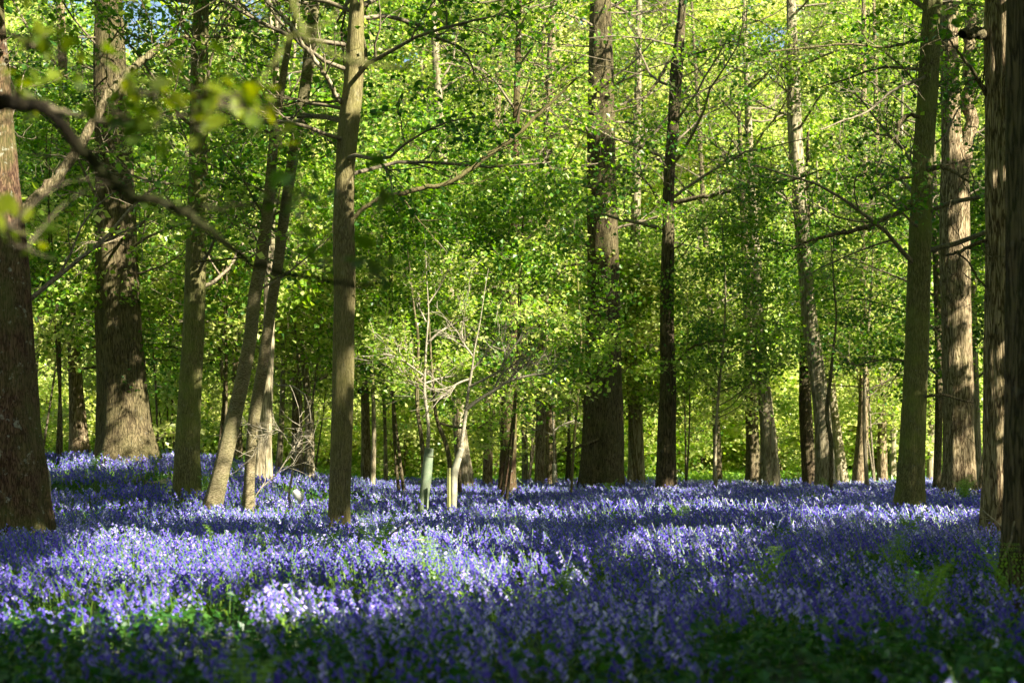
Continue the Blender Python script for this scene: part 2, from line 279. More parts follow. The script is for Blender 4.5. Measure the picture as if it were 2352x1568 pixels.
# ------------------------------------------------------------------ trees
def trace(pts, Y, dY=0.0, ext=None, n=None, sm=3):
    """pixel outline rows (px, py, width) from the ground up -> centre line and radii in metres, slightly rounded"""
    pts = np.array(pts, float); Ys = Y + np.linspace(0, dY, len(pts))
    P = np.stack([(pts[:, 0] - CX) / FP * Ys, Ys, EYE + (HY - pts[:, 1]) / FP * Ys], 1); R = pts[:, 2] / 2 / FP * Ys
    if ext:  # carry on above the frame
        d = norm(P[-1] - P[-2]); P = np.vstack([P, P[-1] + d * ext * .5 + [0, 0, .2], P[-1] + d * ext + [0, 0, .3]]); R = np.append(R, [R[-1] * .75, R[-1] * .3])
    s = np.concatenate([[0], np.cumsum(np.linalg.norm(np.diff(P, axis=0), axis=1))]); n = n or max(6, int(s[-1] / .12))
    u = np.linspace(0, s[-1], n); Q = np.stack([np.interp(u, s, P[:, k]) for k in range(3)], 1); r = np.interp(u, s, R)
    w = max(1, int(n / len(P) * .8)); ker = np.ones(w) / w
    def smo(a): return np.convolve(np.pad(a, (w, w), mode='reflect', reflect_type='odd'), ker, 'same')[w:-w]
    if w > 1: Q = np.stack([smo(Q[:, k]) for k in range(3)], 1); r = np.maximum(smo(r), .003)
    return Q, r
def trunk_mesh(acc, P, R, zg, rng, sides=40, flare=0.35, rough=0.03, mi=0):
    n = len(P); a = np.arange(sides) / sides * 2 * pi; ph = rng.random(6) * 6.28
    z = P[:, 2][:, None]; f = 1 + flare * np.exp(-np.maximum(z - zg, 0) / .38) * (0.7 + .45 * np.cos(a * 5 + ph[0]) + .2 * np.cos(a * 3 + ph[1]))
    f = f * (1 + rough * 1.5 * np.sin(2 * a + ph[1] + z * .35) * .6 + rough * np.sin(5 * a + ph[2] + z * .5) + rough * .7 * np.sin(9 * a + ph[3] + 1.2 * np.sin(z * 1.1)))
    f = f + rough * 1.6 * (vnoise(a[None] * 7 + 0 * z, z * 3.2, int(ph[4] * 10) % 40) - .5)
    T = norm(np.gradient(P, axis=0)); U = norm(np.cross(T, [0, 1, .01])); V = np.cross(T, U)
    v = P[:, None] + (U[:, None] * np.cos(a)[None, :, None] + V[:, None] * np.sin(a)[None, :, None]) * (R[:, None] * f)[..., None]
    i, j = np.meshgrid(np.arange(n - 1), np.arange(sides), indexing='ij'); k = (j + 1) % sides
    acc.add(v, np.stack([i * sides + j, i * sides + k, (i + 1) * sides + k, (i + 1) * sides + j], -1), mi=mi)
def crown_parts(rng, P, R, zlo, zhi, nl, Ll, k2, k3, nleaf, ls, tonemid=.5, tspread=.25, flat=.6, up=.015, wob=.16, spread=.14, twig_r=.006, sunfilter=True, lo_ang=(.9, 1.5), side=None, leaf_up=.35, drop=0.0):
    """limbs, side shoots and twigs off a trunk and the leaves on them"""
    z = P[:, 2]; zz = zlo + (zhi - zlo) * (np.arange(nl) + rng.random(nl)) / nl
    S = np.stack([np.interp(zz, z, P[:, k]) for k in range(3)], 1); rr = np.interp(zz, z, R)
    az = rng.random(nl) * 2 * pi if side is None else rng.uniform(*side, nl)
    el = rng.uniform(pi / 2 - lo_ang[1], pi / 2 - lo_ang[0], nl)
    D = np.stack([np.cos(az) * np.cos(el), np.sin(az) * np.cos(el), np.sin(el)], 1)
    Ls = Ll * rng.uniform(.55, 1.1, nl) * (1 - .35 * (zz - zlo) / max(zhi - zlo, .1))
    P1 = walk(rng, S, D, Ls, 8, wob, up); r1 = np.minimum(rr * .4, Ls * .011)[:, None] * np.linspace(1, .25, 8)[None]
    S2, D2, r2, t2 = kids(rng, P1, r1, k2, .18, .5, 1.2, flat); L2 = np.repeat(Ls, k2) * .45 * (1.15 - t2) * rng.uniform(.6, 1.2, len(S2)) + .25
    P2 = walk(rng, S2, D2, L2, 6, wob * 1.2, up); R2 = np.minimum(r2 * .6, .02)[:, None] * np.linspace(1, .35, 6)[None]
    S3, D3, r3, t3 = kids(rng, P2, R2, k3, .15, .4, 1.2, flat); L3 = np.repeat(L2, k3) * .42 * rng.uniform(.5, 1.2, len(S3)) + .12
    P3 = walk(rng, S3, D3, L3, 4, wob * 1.5, up); R3 = np.maximum(r3 * .6, twig_r)[:, None] * np.linspace(1, .5, 4)[None]
    # leaves
    tw = np.concatenate([P3]); B = len(tw); m = nleaf; t = rng.random((B, m)) ** .7 * 3; i = np.clip(t.astype(int), 0, 2); f = (t - i)[..., None]; bi = np.arange(B)[:, None]
    C = (tw[bi, i] * (1 - f) + tw[bi, i + 1] * f + rng.normal(size=(B, m, 3)) * spread * [1, 1, .4])
    cl = rng.normal(size=(B, 1)) * tspread * .6 + np.repeat(rng.normal(size=nl) * tspread * .8, k2 * k3)[:, None]; tone = np.clip(tonemid + cl + rng.normal(size=(B, m)) * tspread * .9, 0, 1)
    C = C.reshape(-1, 3); tone = tone.ravel(); keep = rng.random(len(C)) > drop
    if sunfilter: keep &= keep_for_sun(C, rng)
    else:
        hx, hy = shadow_xy(C); keep &= ~((vnoise(hx / 3.6, hy / 5, 51) > .47) & (hy > 55))
    C = C[keep]; tone = tone[keep]
    return (P1, r1), (P2, R2), (P3, R3), C, ls * rng.uniform(.55, 1.25, len(C)), tone
def infront(P):     # is a point inside the visible wedge
    px = CX + FP * P[:, 0] / np.maximum(P[:, 1], .1); py = HY - FP * (P[:, 2] - EYE) / np.maximum(P[:, 1], .1)
    return (P[:, 1] > 1) & (px > -60) & (px < 2412) & (py > -80)

HERO = {}
def hero(key, name, pts, Y, label, bark, kind="tree", group=None, ext=7.0, sides=36, flare=.3, rough=.03, seed=0, crown=None, low=None, branches=(), dY=0, leafm='leaf', base_below=True, twigm='twig', lowtwig=None):
    rng = np.random.default_rng(500 + seed); P, R = trace(pts, Y, dY, ext); bx, by = P[0][0], P[0][1]; zg = float(ground_z(bx, by))
    if base_below and P[0][2] > zg - .1:
        d = norm(P[2] - P[0]); k = (P[0][2] - zg + .15) / max(d[2], .3); nb = max(2, int(k / .12)); ex = P[0] - d * np.linspace(k, .12, nb)[:, None]
        P = np.vstack([ex, P]); R = np.concatenate([np.full(nb, R[0]), R])
    root = empty(name, (P[0][0], P[0][1], zg), label, kind, group); org = np.array([P[0][0], P[0][1], zg])
    a = Acc(); trunk_mesh(a, P, R, zg, rng, sides, flare, rough); a.build("trunk", M[bark], root, org, tone=False)
    for bp in branches:
        bpts, b0, b1 = bp[0], bp[1], bp[2]; Q, r = trace(bpts, b0, b1 - b0, None, max(8, len(bpts) * 5))
        Q = Q + rng.normal(size=Q.shape) * r[:, None] * .25; a = Acc(); tubes(a, Q[None], r[None], 10); bo = a.build("branch", M[bp[3] if len(bp) > 3 else bark], root, org, tone=False)
        if len(bp) > 5 and bp[5]: bo["label"] = bp[5]
        nsub = bp[4] if len(bp) > 4 else 10
        if nsub:
            S, D, rr, _ = kids(rng, Q[None], r[None], nsub, .15, .5, 1.2, .2); P2 = walk(rng, S, D, rng.uniform(.3, 1.3, len(S)), 7, .2, .03); R2 = np.minimum(rr * .4, .012)[:, None] * np.linspace(1, .35, 7)[None]
            S3, D3, r3, _ = kids(rng, P2, R2, 4, .2, .4, 1.2, .2); P3 = walk(rng, S3, D3, rng.uniform(.15, .6, len(S3)), 4, .25, .02); a = Acc(); tubes(a, P2, R2, 4); tubes(a, P3, np.tile(np.linspace(.006, .003, 4), (len(P3), 1)), 3)
            a.build("twigs", M[bp[6] if len(bp) > 6 else (bp[3] if len(bp) > 3 else 'twig')], root, org, tone=False)
    la = Acc(); ta = Acc(); nlv = 0
    for spec in ([low] if isinstance(low, dict) else (low or [])):
        l1, l2, l3, C, S, tone = crown_parts(rng, P, R, **spec)
        tubes(ta, *l1, 6); tubes(ta, *l2, 4); tubes(ta, *l3, 3); leaves(la, C, S, rng, tone); nlv += len(C)
    if crown:
        l1, l2, l3, C, S, tone = crown_parts(rng, P, R, **crown); S = np.where(infront(C), S * .45, S); tubes(ta, *l1, 5); tubes(ta, *l2, 3); leaves(la, C, S, rng, tone, up=.6); nlv += len(C)
    if ta.n: ta.build("limbs", M[lowtwig or twigm], root, org, tone=False)
    if nlv: la.build("crown", M[leafm], root, org, smooth=False)
    return root, P, R
UP = dict(nl=26, Ll=5.5, k2=7, k3=5, nleaf=9, ls=.28, spread=.3, tonemid=.4, twig_r=.01)
def top_z(Y): return EYE + HY / FP * Y
def up(Y, h=10, **kw): d = dict(UP, zlo=max(top_z(Y) - .3, 6), zhi=max(top_z(Y) - .3, 6) + h); d.update(kw); return d
def lo(zlo, zhi, n, L, **kw): d = dict(zlo=zlo, zhi=zhi, nl=n, Ll=L, k2=6, k3=5, nleaf=6, ls=.12, spread=.09, tonemid=.45, twig_r=.0045); d.update(kw); return d

hero('A', "oak_tree", [(22,1225,205),(22,1180,192),(5,1000,180),(-2,850,160),(-4,700,150),(-14,500,128),(-26,300,112),(-36,100,98),(-40,0,92)], 20, "huge red-brown oak trunk with pale sunlit flank at the left edge", 'bark_red', sides=64, rough=.035, seed=1, flare=.08,
     crown=up(20, 11, Ll=7, nl=30), low=lo(3, 7.5, 9, 3.2),
     branches=[([(30,500,26),(60,480,24),(110,430,24),(160,370,24),(200,310,22),(225,260,21),(262,200,19),(330,130,16),(400,90,12),(470,84,8),(560,88,5)], 20, 22, 'bark', 14, "grey lichened limb rising diagonally past the big trunk")])
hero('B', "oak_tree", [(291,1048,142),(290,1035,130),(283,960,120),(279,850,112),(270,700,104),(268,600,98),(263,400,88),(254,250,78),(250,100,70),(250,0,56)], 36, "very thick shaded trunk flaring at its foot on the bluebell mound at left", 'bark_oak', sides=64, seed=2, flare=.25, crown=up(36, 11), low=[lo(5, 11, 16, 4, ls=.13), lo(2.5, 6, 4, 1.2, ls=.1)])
hero('C', "maple_tree", [(429,1095,60),(429,1050,56),(436,900,50),(446,750,49),(450,600,49),(455,450,46),(457,300,43),(458,100,40),(463,0,33)], 30, "straight mossy trunk with a sunlit yellow-green patch right of the thick trunk", 'bark_moss', seed=3, flare=.15, crown=up(30, 12, Ll=7.5, nl=34), low=lo(4, 10.5, 16, 4, ls=.11, tonemid=.4))
hero('D', "cherry_tree", [(490,1155,42),(504,1100,38),(530,990,36),(560,860,31),(578,760,29),(582,690,29),(600,600,29),(617,470,25),(628,330,22),(643,220,19),(658,130,15),(672,60,12),(685,0,9)], 27, "left-hand leaning cherry trunk with ringed bark beside the slimmer one", 'bark_ring', seed=4, ext=3, rough=.02, crown=up(27, 6, nl=12), low=lo(3.5, 8, 8, 2.6))
hero('D2', "cherry_tree", [(571,1145,25),(576,1050,24),(583,960,28),(601,860,26),(614,770,24),(626,680,24),(640,600,25),(652,500,24),(668,390,25),(685,290,26),(702,200,27),(714,100,25),(722,0,24)], 27.8, "right-hand slimmer cherry trunk crossing behind the leaning one", 'bark_ring', seed=5, rough=.02, crown=up(28, 13, Ll=9, nl=38), low=lo(4, 8.5, 8, 2.8),
     branches=[([(655,480,5),(620,500,5),(590,590,4),(500,598,4),(440,600,6)], 27.8, 27, 'bark', 4)])
hero('D3', "maple_tree", [(603,1075,38),(606,1000,34),(612,880,30),(618,760,27),(618,640,24),(622,500,20),(630,350,16),(634,150,14),(638,0,13)], 34, "straight pale trunk partly hidden behind the two leaning cherries", 'bark_pale', seed=6, ext=4, crown=dict(UP, zlo=10, zhi=17, nl=26, Ll=6.5), low=lo(5, 10, 8, 3, ls=.1))
hero('E', "maple_tree", [(778,1192,50),(779,1150,48),(784,1000,49),(787,900,49),(789,800,50),(788,760,46),(792,680,50),(790,560,52),(789,470,46),(793,380,44),(800,290,50),(812,200,46),(816,100,40),(820,0,32)], 21.3, "slender straight olive-brown trunk standing in front, left of centre", 'bark_olive', seed=7, sides=48, rough=.018, flare=.1, crown=up(21.3, 13, Ll=7, nl=34), low=lo(4.8, 9, 16, 4.2, ls=.1, tonemid=.35, sunfilter=False, nleaf=9, spread=.12),
     branches=[([(812,500,10),(835,475,10),(870,455,10),(960,435,11),(1040,420,11),(1120,360,11),(1200,300,9),(1250,250,7),(1330,175,4)], 21.3, 21, 'bark_olive', 9, "long sunlit branch sweeping up to the right"),
               ([(790,235,16),(772,222,12),(760,195,11),(740,160,10),(700,110,9),(670,60,8),(640,30,7),(605,0,5)], 21.3, 20.4, 'bark_pale', 8), ([(815,190,9),(838,150,9),(842,120,7),(830,60,5),(845,10,4)], 21.3, 21.6, 'bark', 4), ([(790,230,6),(740,236,5),(690,232,4),(640,245,3)], 21.3, 22, 'bark', 5)])
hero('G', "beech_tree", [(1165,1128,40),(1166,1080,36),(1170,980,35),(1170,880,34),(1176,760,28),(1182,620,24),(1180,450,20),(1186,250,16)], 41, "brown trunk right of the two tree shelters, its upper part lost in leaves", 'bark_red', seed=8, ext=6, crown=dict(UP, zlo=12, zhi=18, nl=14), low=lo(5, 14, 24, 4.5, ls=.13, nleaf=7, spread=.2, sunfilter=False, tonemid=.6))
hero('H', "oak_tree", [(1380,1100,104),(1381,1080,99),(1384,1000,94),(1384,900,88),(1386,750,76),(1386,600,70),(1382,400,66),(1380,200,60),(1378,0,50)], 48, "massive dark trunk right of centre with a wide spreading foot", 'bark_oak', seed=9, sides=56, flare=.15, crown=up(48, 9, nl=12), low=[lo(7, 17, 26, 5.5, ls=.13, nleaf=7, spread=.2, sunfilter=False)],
     branches=[([(1345,870,22),(1310,866,20),(1280,870,16),(1250,880,10)], 48, 46, 'bark', 5), ([(1370,1010,6),(1290,1040,7),(1330,1000,3)], 47.4, 47, 'bark', 3)])
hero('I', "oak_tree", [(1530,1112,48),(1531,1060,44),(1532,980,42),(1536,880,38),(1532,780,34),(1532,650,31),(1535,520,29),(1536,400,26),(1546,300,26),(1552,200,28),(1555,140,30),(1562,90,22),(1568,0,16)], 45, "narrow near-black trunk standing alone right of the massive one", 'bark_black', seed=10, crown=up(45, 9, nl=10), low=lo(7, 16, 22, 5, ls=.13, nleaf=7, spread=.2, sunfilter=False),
     branches=[([(1540,468,12),(1590,456,11),(1640,448,10),(1700,432,9),(1760,425,7),(1830,412,5),(1900,385,3)], 45, 43, 'bark', 14), ([(1550,840,7),(1580,800,7),(1640,780,5),(1700,790,3)], 45, 44, 'bark', 8),
               ([(1530,150,9),(1510,190,7),(1470,240,5),(1400,260,4)], 45, 44, 'bark', 8), ([(1520,480,5),(1490,420,4),(1440,380,3)], 45, 44, 'bark', 6)])
hero('J', "maple_tree", [(1768,1096,46),(1768,1040,40),(1760,940,33),(1748,840,29),(1740,740,27),(1737,620,25),(1728,480,20),(1720,300,16)], 52, "pale slim trunk bending left, lit in patches, far right of centre", 'bark_pale', seed=11, ext=5, crown=dict(UP, zlo=13, zhi=20, nl=12), low=lo(8, 17, 20, 5, ls=.13, nleaf=7, spread=.2, sunfilter=False, tonemid=.6))
hero('J2', "maple_tree", [(1730,1096,34),(1729,1000,30),(1724,900,27),(1722,780,24),(1715,640,20)], 56, "dull trunk close against the left side of the pale bending trunk", 'bark', seed=12, ext=6, low=lo(9, 18, 14, 5, ls=.13, nleaf=7, spread=.2, sunfilter=False, tonemid=.6))
hero('K', "maple_tree", [(1896,1098,44),(1894,1040,40),(1889,960,37),(1880,880,36),(1868,800,36),(1857,720,34),(1848,600,32),(1836,450,32),(1826,300,34),(1822,180,30),(1818,50,22)], 50, "pale grey trunk curving up to the left behind the thin dark sapling", 'bark_pale', seed=13, crown=up(50, 8, nl=8), low=lo(8, 17, 20, 5, ls=.13, nleaf=7, spread=.2, sunfilter=False, tonemid=.6))
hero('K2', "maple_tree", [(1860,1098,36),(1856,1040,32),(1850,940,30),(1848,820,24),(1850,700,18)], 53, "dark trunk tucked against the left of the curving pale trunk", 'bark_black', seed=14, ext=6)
hero('K3', "maple_tree", [(1932,1090,28),(1926,1030,24),(1916,960,22),(1908,880,20),(1900,760,16)], 58, "tawny leaning trunk just right of the curving pale trunk", 'bark_pale', seed=15, ext=6)
hero('Ks', "ash_sapling", [(1908,1118,11),(1909,1060,11),(1909,1010,11),(1899,960,10),(1900,920,10),(1908,870,8),(1914,800,6),(1922,730,5),(1915,650,4)], 43, "thin dark wavy sapling in front of the curving pale trunk", 'bark', kind="sapling", seed=16, ext=1, sides=12, flare=.05, rough=.01, low=lo(3.2, 6, 6, 1.4, ls=.11, nleaf=4))
hero('L', "maple_tree", [(2088,1158,66),(2090,1120,60),(2096,1020,56),(2102,900,54),(2108,760,53),(2112,600,53),(2117,450,50),(2120,350,48),(2130,230,48),(2136,100,47),(2142,0,44)], 28.8, "tall dull green-brown trunk leaning slightly right, foot in dense bluebells", 'bark_moss', seed=17, sides=48, crown=up(28.8, 12, Ll=6.5, nl=34), low=lo(4.5, 10.5, 18, 4.5, ls=.1, tonemid=.35, sunfilter=False, nleaf=9, spread=.12),
     branches=[([(2096,468,13),(2060,492,12),(2000,518,11),(1940,535,10),(1880,545,8),(1840,560,5),(1800,580,3)], 28.8, 28, 'bark', 12, "grey crooked branch reaching left above the saplings"), ([(2110,270,9),(2088,262,9),(2066,280,9),(2058,330,7)], 28.5, 28.2, 'bark', 3),
               ([(2095,405,8),(2060,410,7),(2010,440,6),(2000,460,7)], 28.5, 28, 'bark', 5), ([(2135,390,14),(2160,382,12),(2185,392,8),(2230,420,5)], 28.5, 28.2, 'bark', 6), ([(2125,910,7),(2165,905,7),(2205,918,5),(2240,925,3)], 28.6, 28.4, 'bark', 2),
               ([(2120,90,8),(2040,110,6),(1950,100,5),(1850,110,4),(1760,120,3)], 28.4, 27, 'bark', 12), ([(2118,180,7),(2060,200,6),(1990,260,5),(1930,280,4),(1880,300,3)], 28.4, 27, 'twig', 8)])
hero('M', "oak_tree", [(2205,1138,80),(2204,1090,74),(2202,980,68),(2200,860,66),(2196,720,66),(2192,600,66),(2192,480,64),(2192,400,60),(2186,330,44),(2182,200,40),(2180,100,38),(2184,0,34)], 36, "thick furrowed trunk with bright dappled bark, second from right edge group", 'bark_furrow', seed=18, sides=56, rough=.04, crown=up(36, 10), low=lo(6, 12, 9, 3, ls=.1),
     branches=[([(2205,430,36),(2222,350,32),(2226,250,30),(2224,120,26),(2232,0,20)], 36, 36.3, 'bark_furrow', 8, "second upright stem of the forked trunk")])
hero('Nn', "oak_tree", [(2300,1210,92),(2300,1180,86),(2300,1100,78),(2298,950,74),(2298,800,73),(2300,600,70),(2302,400,76),(2304,200,80),(2304,0,80)], 20, "deep-furrowed brown trunk half hidden behind the rightmost one", 'bark_furrow', seed=19, sides=56, rough=.045, flare=.12, crown=up(20, 10), low=lo(5, 7.5, 4, 2),
     branches=[([(2262,78,26),(2235,76,25),(2208,80,22)], 20, 19.7, 'bark', 0, "stump of a broken branch"), ([(2268,552,9),(2240,560,9),(2205,578,8),(2170,588,5)], 20, 19.6, 'bark', 4), ([(2268,225,12),(2240,170,9),(2200,120,6),(2180,90,4)], 20, 19.6, 'bark', 6), ([(2266,660,5),(2245,640,5),(2225,600,4),(2190,575,4)], 20, 19.6, 'bark', 3)])
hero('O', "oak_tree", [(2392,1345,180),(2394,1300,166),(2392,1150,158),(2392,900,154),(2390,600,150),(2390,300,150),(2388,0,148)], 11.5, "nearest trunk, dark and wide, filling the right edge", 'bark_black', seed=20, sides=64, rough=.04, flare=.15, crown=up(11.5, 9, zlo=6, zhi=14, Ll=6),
     branches=[([(2330,1200,4),(2320,1250,5),(2300,1290,4)], 11.3, 11.1, 'twig', 0)])

# trunks further back, each traced on its own
def back(pts, Y, label, bark, seed, name="slim_tree", low=True, **kw):
    hero(label, name, pts, Y, label, bark, seed=seed, sides=20, ext=max(4, 16 - (pts[-1][1] < 600) * 8), low=lo(3.2, 16.5, 24, 5.0, ls=.13, nleaf=7, spread=.2, sunfilter=False, tonemid=.6) if low else None, group="slim trunks standing behind the bluebells", **kw)
back([(184,1040,44),(182,980,38),(176,920,34),(172,860,30),(168,760,26)], 41, "dark trunk with sunlit right side left of the thickest trunk", 'bark_furrow', 30)
back([(683,1075,28),(683,1000,25),(681,930,22),(684,820,20)], 46, "reddish trunk straight behind the gap right of the cherries", 'bark_furrow', 31)
back([(712,1072,20),(713,1000,20),(711,950,18),(700,840,16)], 44, "grey trunk touching the reddish one on its right", 'bark_pale', 32)
back([(640,1070,15),(648,1000,14),(647,930,12),(650,850,10)], 47, "thin bright trunk seen between cherries and reddish trunk", 'bark_pale', 33)
back([(520,960,12),(516,920,12),(514,880,10),(505,800,8)], 42, "thin white crooked stem left of the leaning cherry", 'bark_pale', 34, base_below=True)
back([(546,1075,22),(548,990,20),(543,900,18),(541,800,16)], 50, "rusty trunk showing between leaning cherry and its neighbour", 'bark_furrow', 35)
back([(842,1080,24),(842,1040,22),(840,990,20),(838,900,18)], 54, "short-looking dark trunk right of the front olive trunk", 'bark_furrow', 36)
back([(886,1080,10),(887,1050,9),(885,1000,8)], 56, "thinnest pale stem right of the short-looking dark trunk", 'bark_pale', 37)
back([(1066,1092,40),(1062,1040,34),(1052,960,28),(1050,880,26),(1042,760,24)], 46, "broad-footed cream trunk behind the pale tree shelter", 'bark_pale', 38)
back([(1206,1086,15),(1206,1020,14),(1202,930,13),(1200,820,11)], 58, "narrow cream trunk just right of the brown central trunk", 'bark_pale', 39)
back([(1266,1086,27),(1266,1030,25),(1264,970,22),(1262,860,18)], 54, "foxy-brown trunk behind the short white shelter", 'bark_furrow', 40)
back([(1136,620,20),(1138,500,20),(1133,380,24),(1140,280,18),(1146,150,14)], 47, "dark upper trunk showing through leaves above the centre", 'bark_furrow', 41, base_below=False) if False else None
back([(1240,1085,22),(1246,800,24),(1252,500,24),(1256,380,24),(1258,300,22),(1262,200,20),(1268,60,16)], 50, "tall thin trunk climbing through the leaves at the centre", 'bark_furrow', 42)
back([(1120,1085,22),(1126,800,22),(1132,540,22),(1134,400,24),(1138,300,20),(1146,150,14)], 52, "tall thin trunk seen dark behind the sweeping branch", 'bark_furrow', 43)
back([(1462,1095,40),(1460,1000,34),(1458,860,30),(1458,700,27),(1458,600,24),(1462,400,20),(1466,140,16)], 55, "greyish trunk between the massive trunk and the near-black one", 'bark_pale', 44)
back([(1648,1092,22),(1648,1040,20),(1646,980,18),(1640,880,15)], 60, "brown trunk rising from the bright grass left of the pale pair", 'bark', 45)
back([(1975,1090,34),(1980,1030,28),(1984,940,24),(1984,860,20)], 54, "two-toned trunk with slanting foot left of the tall green-brown one", 'bark_furrow', 46)
back([(2026,1092,24),(2026,1030,22),(2026,960,20),(2024,860,16)], 58, "rusty trunk between two-toned trunk and tall green-brown one", 'bark_furrow', 47)
back([(2050,1092,16),(2050,1030,15),(2052,960,12)], 64, "thin pale trunk almost touching the tall green-brown one", 'bark_pale', 48)
back([(2152,1110,18),(2156,1000,18),(2158,850,18),(2150,600,16)], 44, "dark narrow trunk in the gap beside the dappled furrowed trunk", 'bark', 49)
back([(2137,1098,18),(2138,1020,15),(2138,900,14)], 60, "cream trunk in the gap right of the tall green-brown one", 'bark_pale', 50)
back([(2247,1098,18),(2245,1020,17),(2240,900,16),(2238,760,14)], 46, "cream-lit trunk behind the right side of the dappled one", 'bark_pale', 51)

# ------------------------------------------------------------------ saplings in shelters
def sapling(name, label, stem, Y, branches, seed, leafy=None, bark='twig_pale', shelter=None, stake=None, pale='twig_pale', ext=.8):
    rng = np.random.default_rng(900 + seed); P, R = trace(stem, Y, 0, ext); R = R * .8; org = np.array([P[0][0], P[0][1], float(ground_z(P[0][0], P[0][1]))]); root = empty(name, org, label, "sapling")
    if P[0][2] > org[2]: P = np.vstack([[P[0][0], P[0][1], org[2] - .1], P]); R = np.append(R[0], R)
    a = Acc(); tubes(a, P[None], R[None], 12); a.build("stem", M[bark], root, org, tone=False)
    la = Acc(); ta = Acc(); has = False
    for bp in branches:
        Q, r = trace(bp, Y, rng.uniform(-.6, .4), None, len(bp) * 4); a = Acc(); tubes(a, Q[None], r[None], 7); a.build("branch", M[pale], root, org, tone=False)
        S, D, rr, _ = kids(rng, Q[None], r[None], 9, .3, .3, .9, .1); P2 = walk(rng, S, D, rng.uniform(.25, .9, len(S)), 6, .18, .03); tubes(ta, P2, np.minimum(rr * .55, .011)[:, None] * np.linspace(1, .4, 6)[None], 4)
        S, D, rr, _ = kids(rng, P2, np.full(P2.shape[:2], .006), 4, .2, .4, 1.0, .1); P3 = walk(rng, S, D, rng.uniform(.12, .5, len(S)), 4, .2, .02); tubes(ta, P3, np.tile(np.linspace(.006, .003, 4), (len(P3), 1)), 3)
        if leafy:
            C = P3[:, 1:].reshape(-1, 3).repeat(leafy, 0); C = C + rng.normal(size=C.shape) * .06; leaves(la, C, .08 * rng.uniform(.6, 1.3, len(C)), rng, np.clip(.75 + rng.normal(size=len(C)) * .2, 0, 1)); has = True
    if ta.n: ta.build("twigs", M[pale], root, org, tone=False)
    if has: la.build("leaves", M['leaf'], root, org, smooth=False)
    if shelter:
        pts, sm, flat = shelter; Q, r = trace(pts, Y, 0, None, 30); Q[0] = Q[0] * [1, 1, 0] + [0, 0, float(ground_z(Q[0][0], Q[0][1])) - .02]
        P2 = np.vstack([Q, Q[-1:] - [0, 0, .004], Q[-4:-3]]); R2 = np.concatenate([r, [r[-1] * .9], [r[-1] * .86]]); a = Acc(); tubes(a, P2[None], R2[None], 20); a.build("tree_shelter", M[sm], root, org, tone=False)
        k = W(pts[-1][0], pts[-1][1] + 22, Y); aa = np.linspace(0, 2 * pi, 25); rr = r[-1] + .006; a = Acc(); ring = np.stack([k[0] + rr * np.cos(aa), k[1] + rr * np.sin(aa), k[2] + 0 * aa], 1); tubes(a, ring[None], np.full((1, 25), .006), 6); a.build("tie", M['bark'], root, org, tone=False)
    if stake:
        Q, r = trace(stake, Y - .12, 0, None, 6); Q[0][2] = float(ground_z(Q[0][0], Q[0][1])) - .1; a = Acc(); tubes(a, Q[None], r[None] * 1.25, 4); a.build("stake", M['stake'], root, org, smooth=False, tone=False)
    return root
sapling("sheltered_sapling", "young tree in a sea-green tube shelter, left of the pair", [(972,1140,11),(983,1025,11),(985,980,10),(980,940,10),(974,900,9),(976,850,8),(979,790,6),(985,720,4),(980,640,3)], 28.8,
        [[(980,790,6),(1005,765,5),(1040,745,4),(1075,735,3)], [(976,865,5),(950,845,5),(915,820,4),(880,812,3)], [(976,880,5),(1010,868,4),(1050,862,3)], [(975,900,4),(945,880,4),(925,855,3)], [(979,740,4),(960,700,4),(965,650,3)], [(982,700,4),(1010,660,3),(1030,620,3)]], 1, 3,
        shelter=([(972,1160,26),(975,1140,25),(981,1080,24),(986,1026,20)], 'tube_green', 0))
sapling("sheltered_sapling", "young bare-twigged tree in a bent pale tube shelter with a stake", [(1040,1140,10),(1060,1020,10),(1065,985,11),(1071,938,11),(1076,895,8),(1084,850,7),(1090,800,5),(1102,745,3)], 28.5,
        [[(1071,940,10),(1095,920,9),(1130,900,8),(1165,875,7),(1215,862,5),(1270,856,3)], [(1076,890,6),(1110,872,6),(1150,850,5),(1160,820,4),(1200,770,3)], [(1078,870,5),(1050,880,5),(1010,915,4)], [(1084,850,5),(1110,820,4),(1140,780,3)], [(1088,820,5),(1065,790,4),(1060,760,3)], [(1130,902,6),(1150,860,5),(1190,830,4),(1220,820,3)], [(1165,876,6),(1190,850,5),(1215,830,3)]], 2, None,
        shelter=([(1040,1160,17),(1042,1140,17),(1042,1088,18),(1052,1055,16),(1061,1026,12)], 'tube_pale', 0), stake=[(1031,1150,7),(1031,1066,7)])
sapling("dark_sapling", "dark crooked sapling rising just left of the sea-green shelter", [(972,1120,13),(972,1040,13),(966,990,12),(958,940,12),(958,860,10),(962,780,8),(950,700,6)], 31, [[(962,830,6),(930,800,5),(890,780,4)], [(960,880,5),(985,850,5),(1020,840,3)]], 3, 6, 'bark', pale='twig')
sapling("dark_sapling", "dark crooked sapling behind the pale shelter, leaning left", [(1036,1120,14),(1032,1050,14),(1022,1010,13),(1010,985,13),(1000,950,10),(996,900,8),(990,820,6)], 31, [[(1008,970,6),(1040,980,6),(1100,985,5),(1130,960,4)], [(998,930,5),(1030,900,5),(1060,880,3)], [(996,900,5),(960,870,4),(930,850,3)]], 4, 5, 'bark', pale='twig')
sapling("sheltered_sapling", "tiny distant sapling in a short white shelter", [(1273,1085,5),(1272,1020,6),(1270,960,5),(1268,900,4)], 50, [[(1271,990,4),(1290,975,4),(1320,965,3)], [(1271,1000,4),(1250,990,3),(1220,985,3)], [(1270,960,4),(1290,940,3)]], 5, None, shelter=([(1273,1095,10),(1273,1064,9)], 'tube_pale', 0))
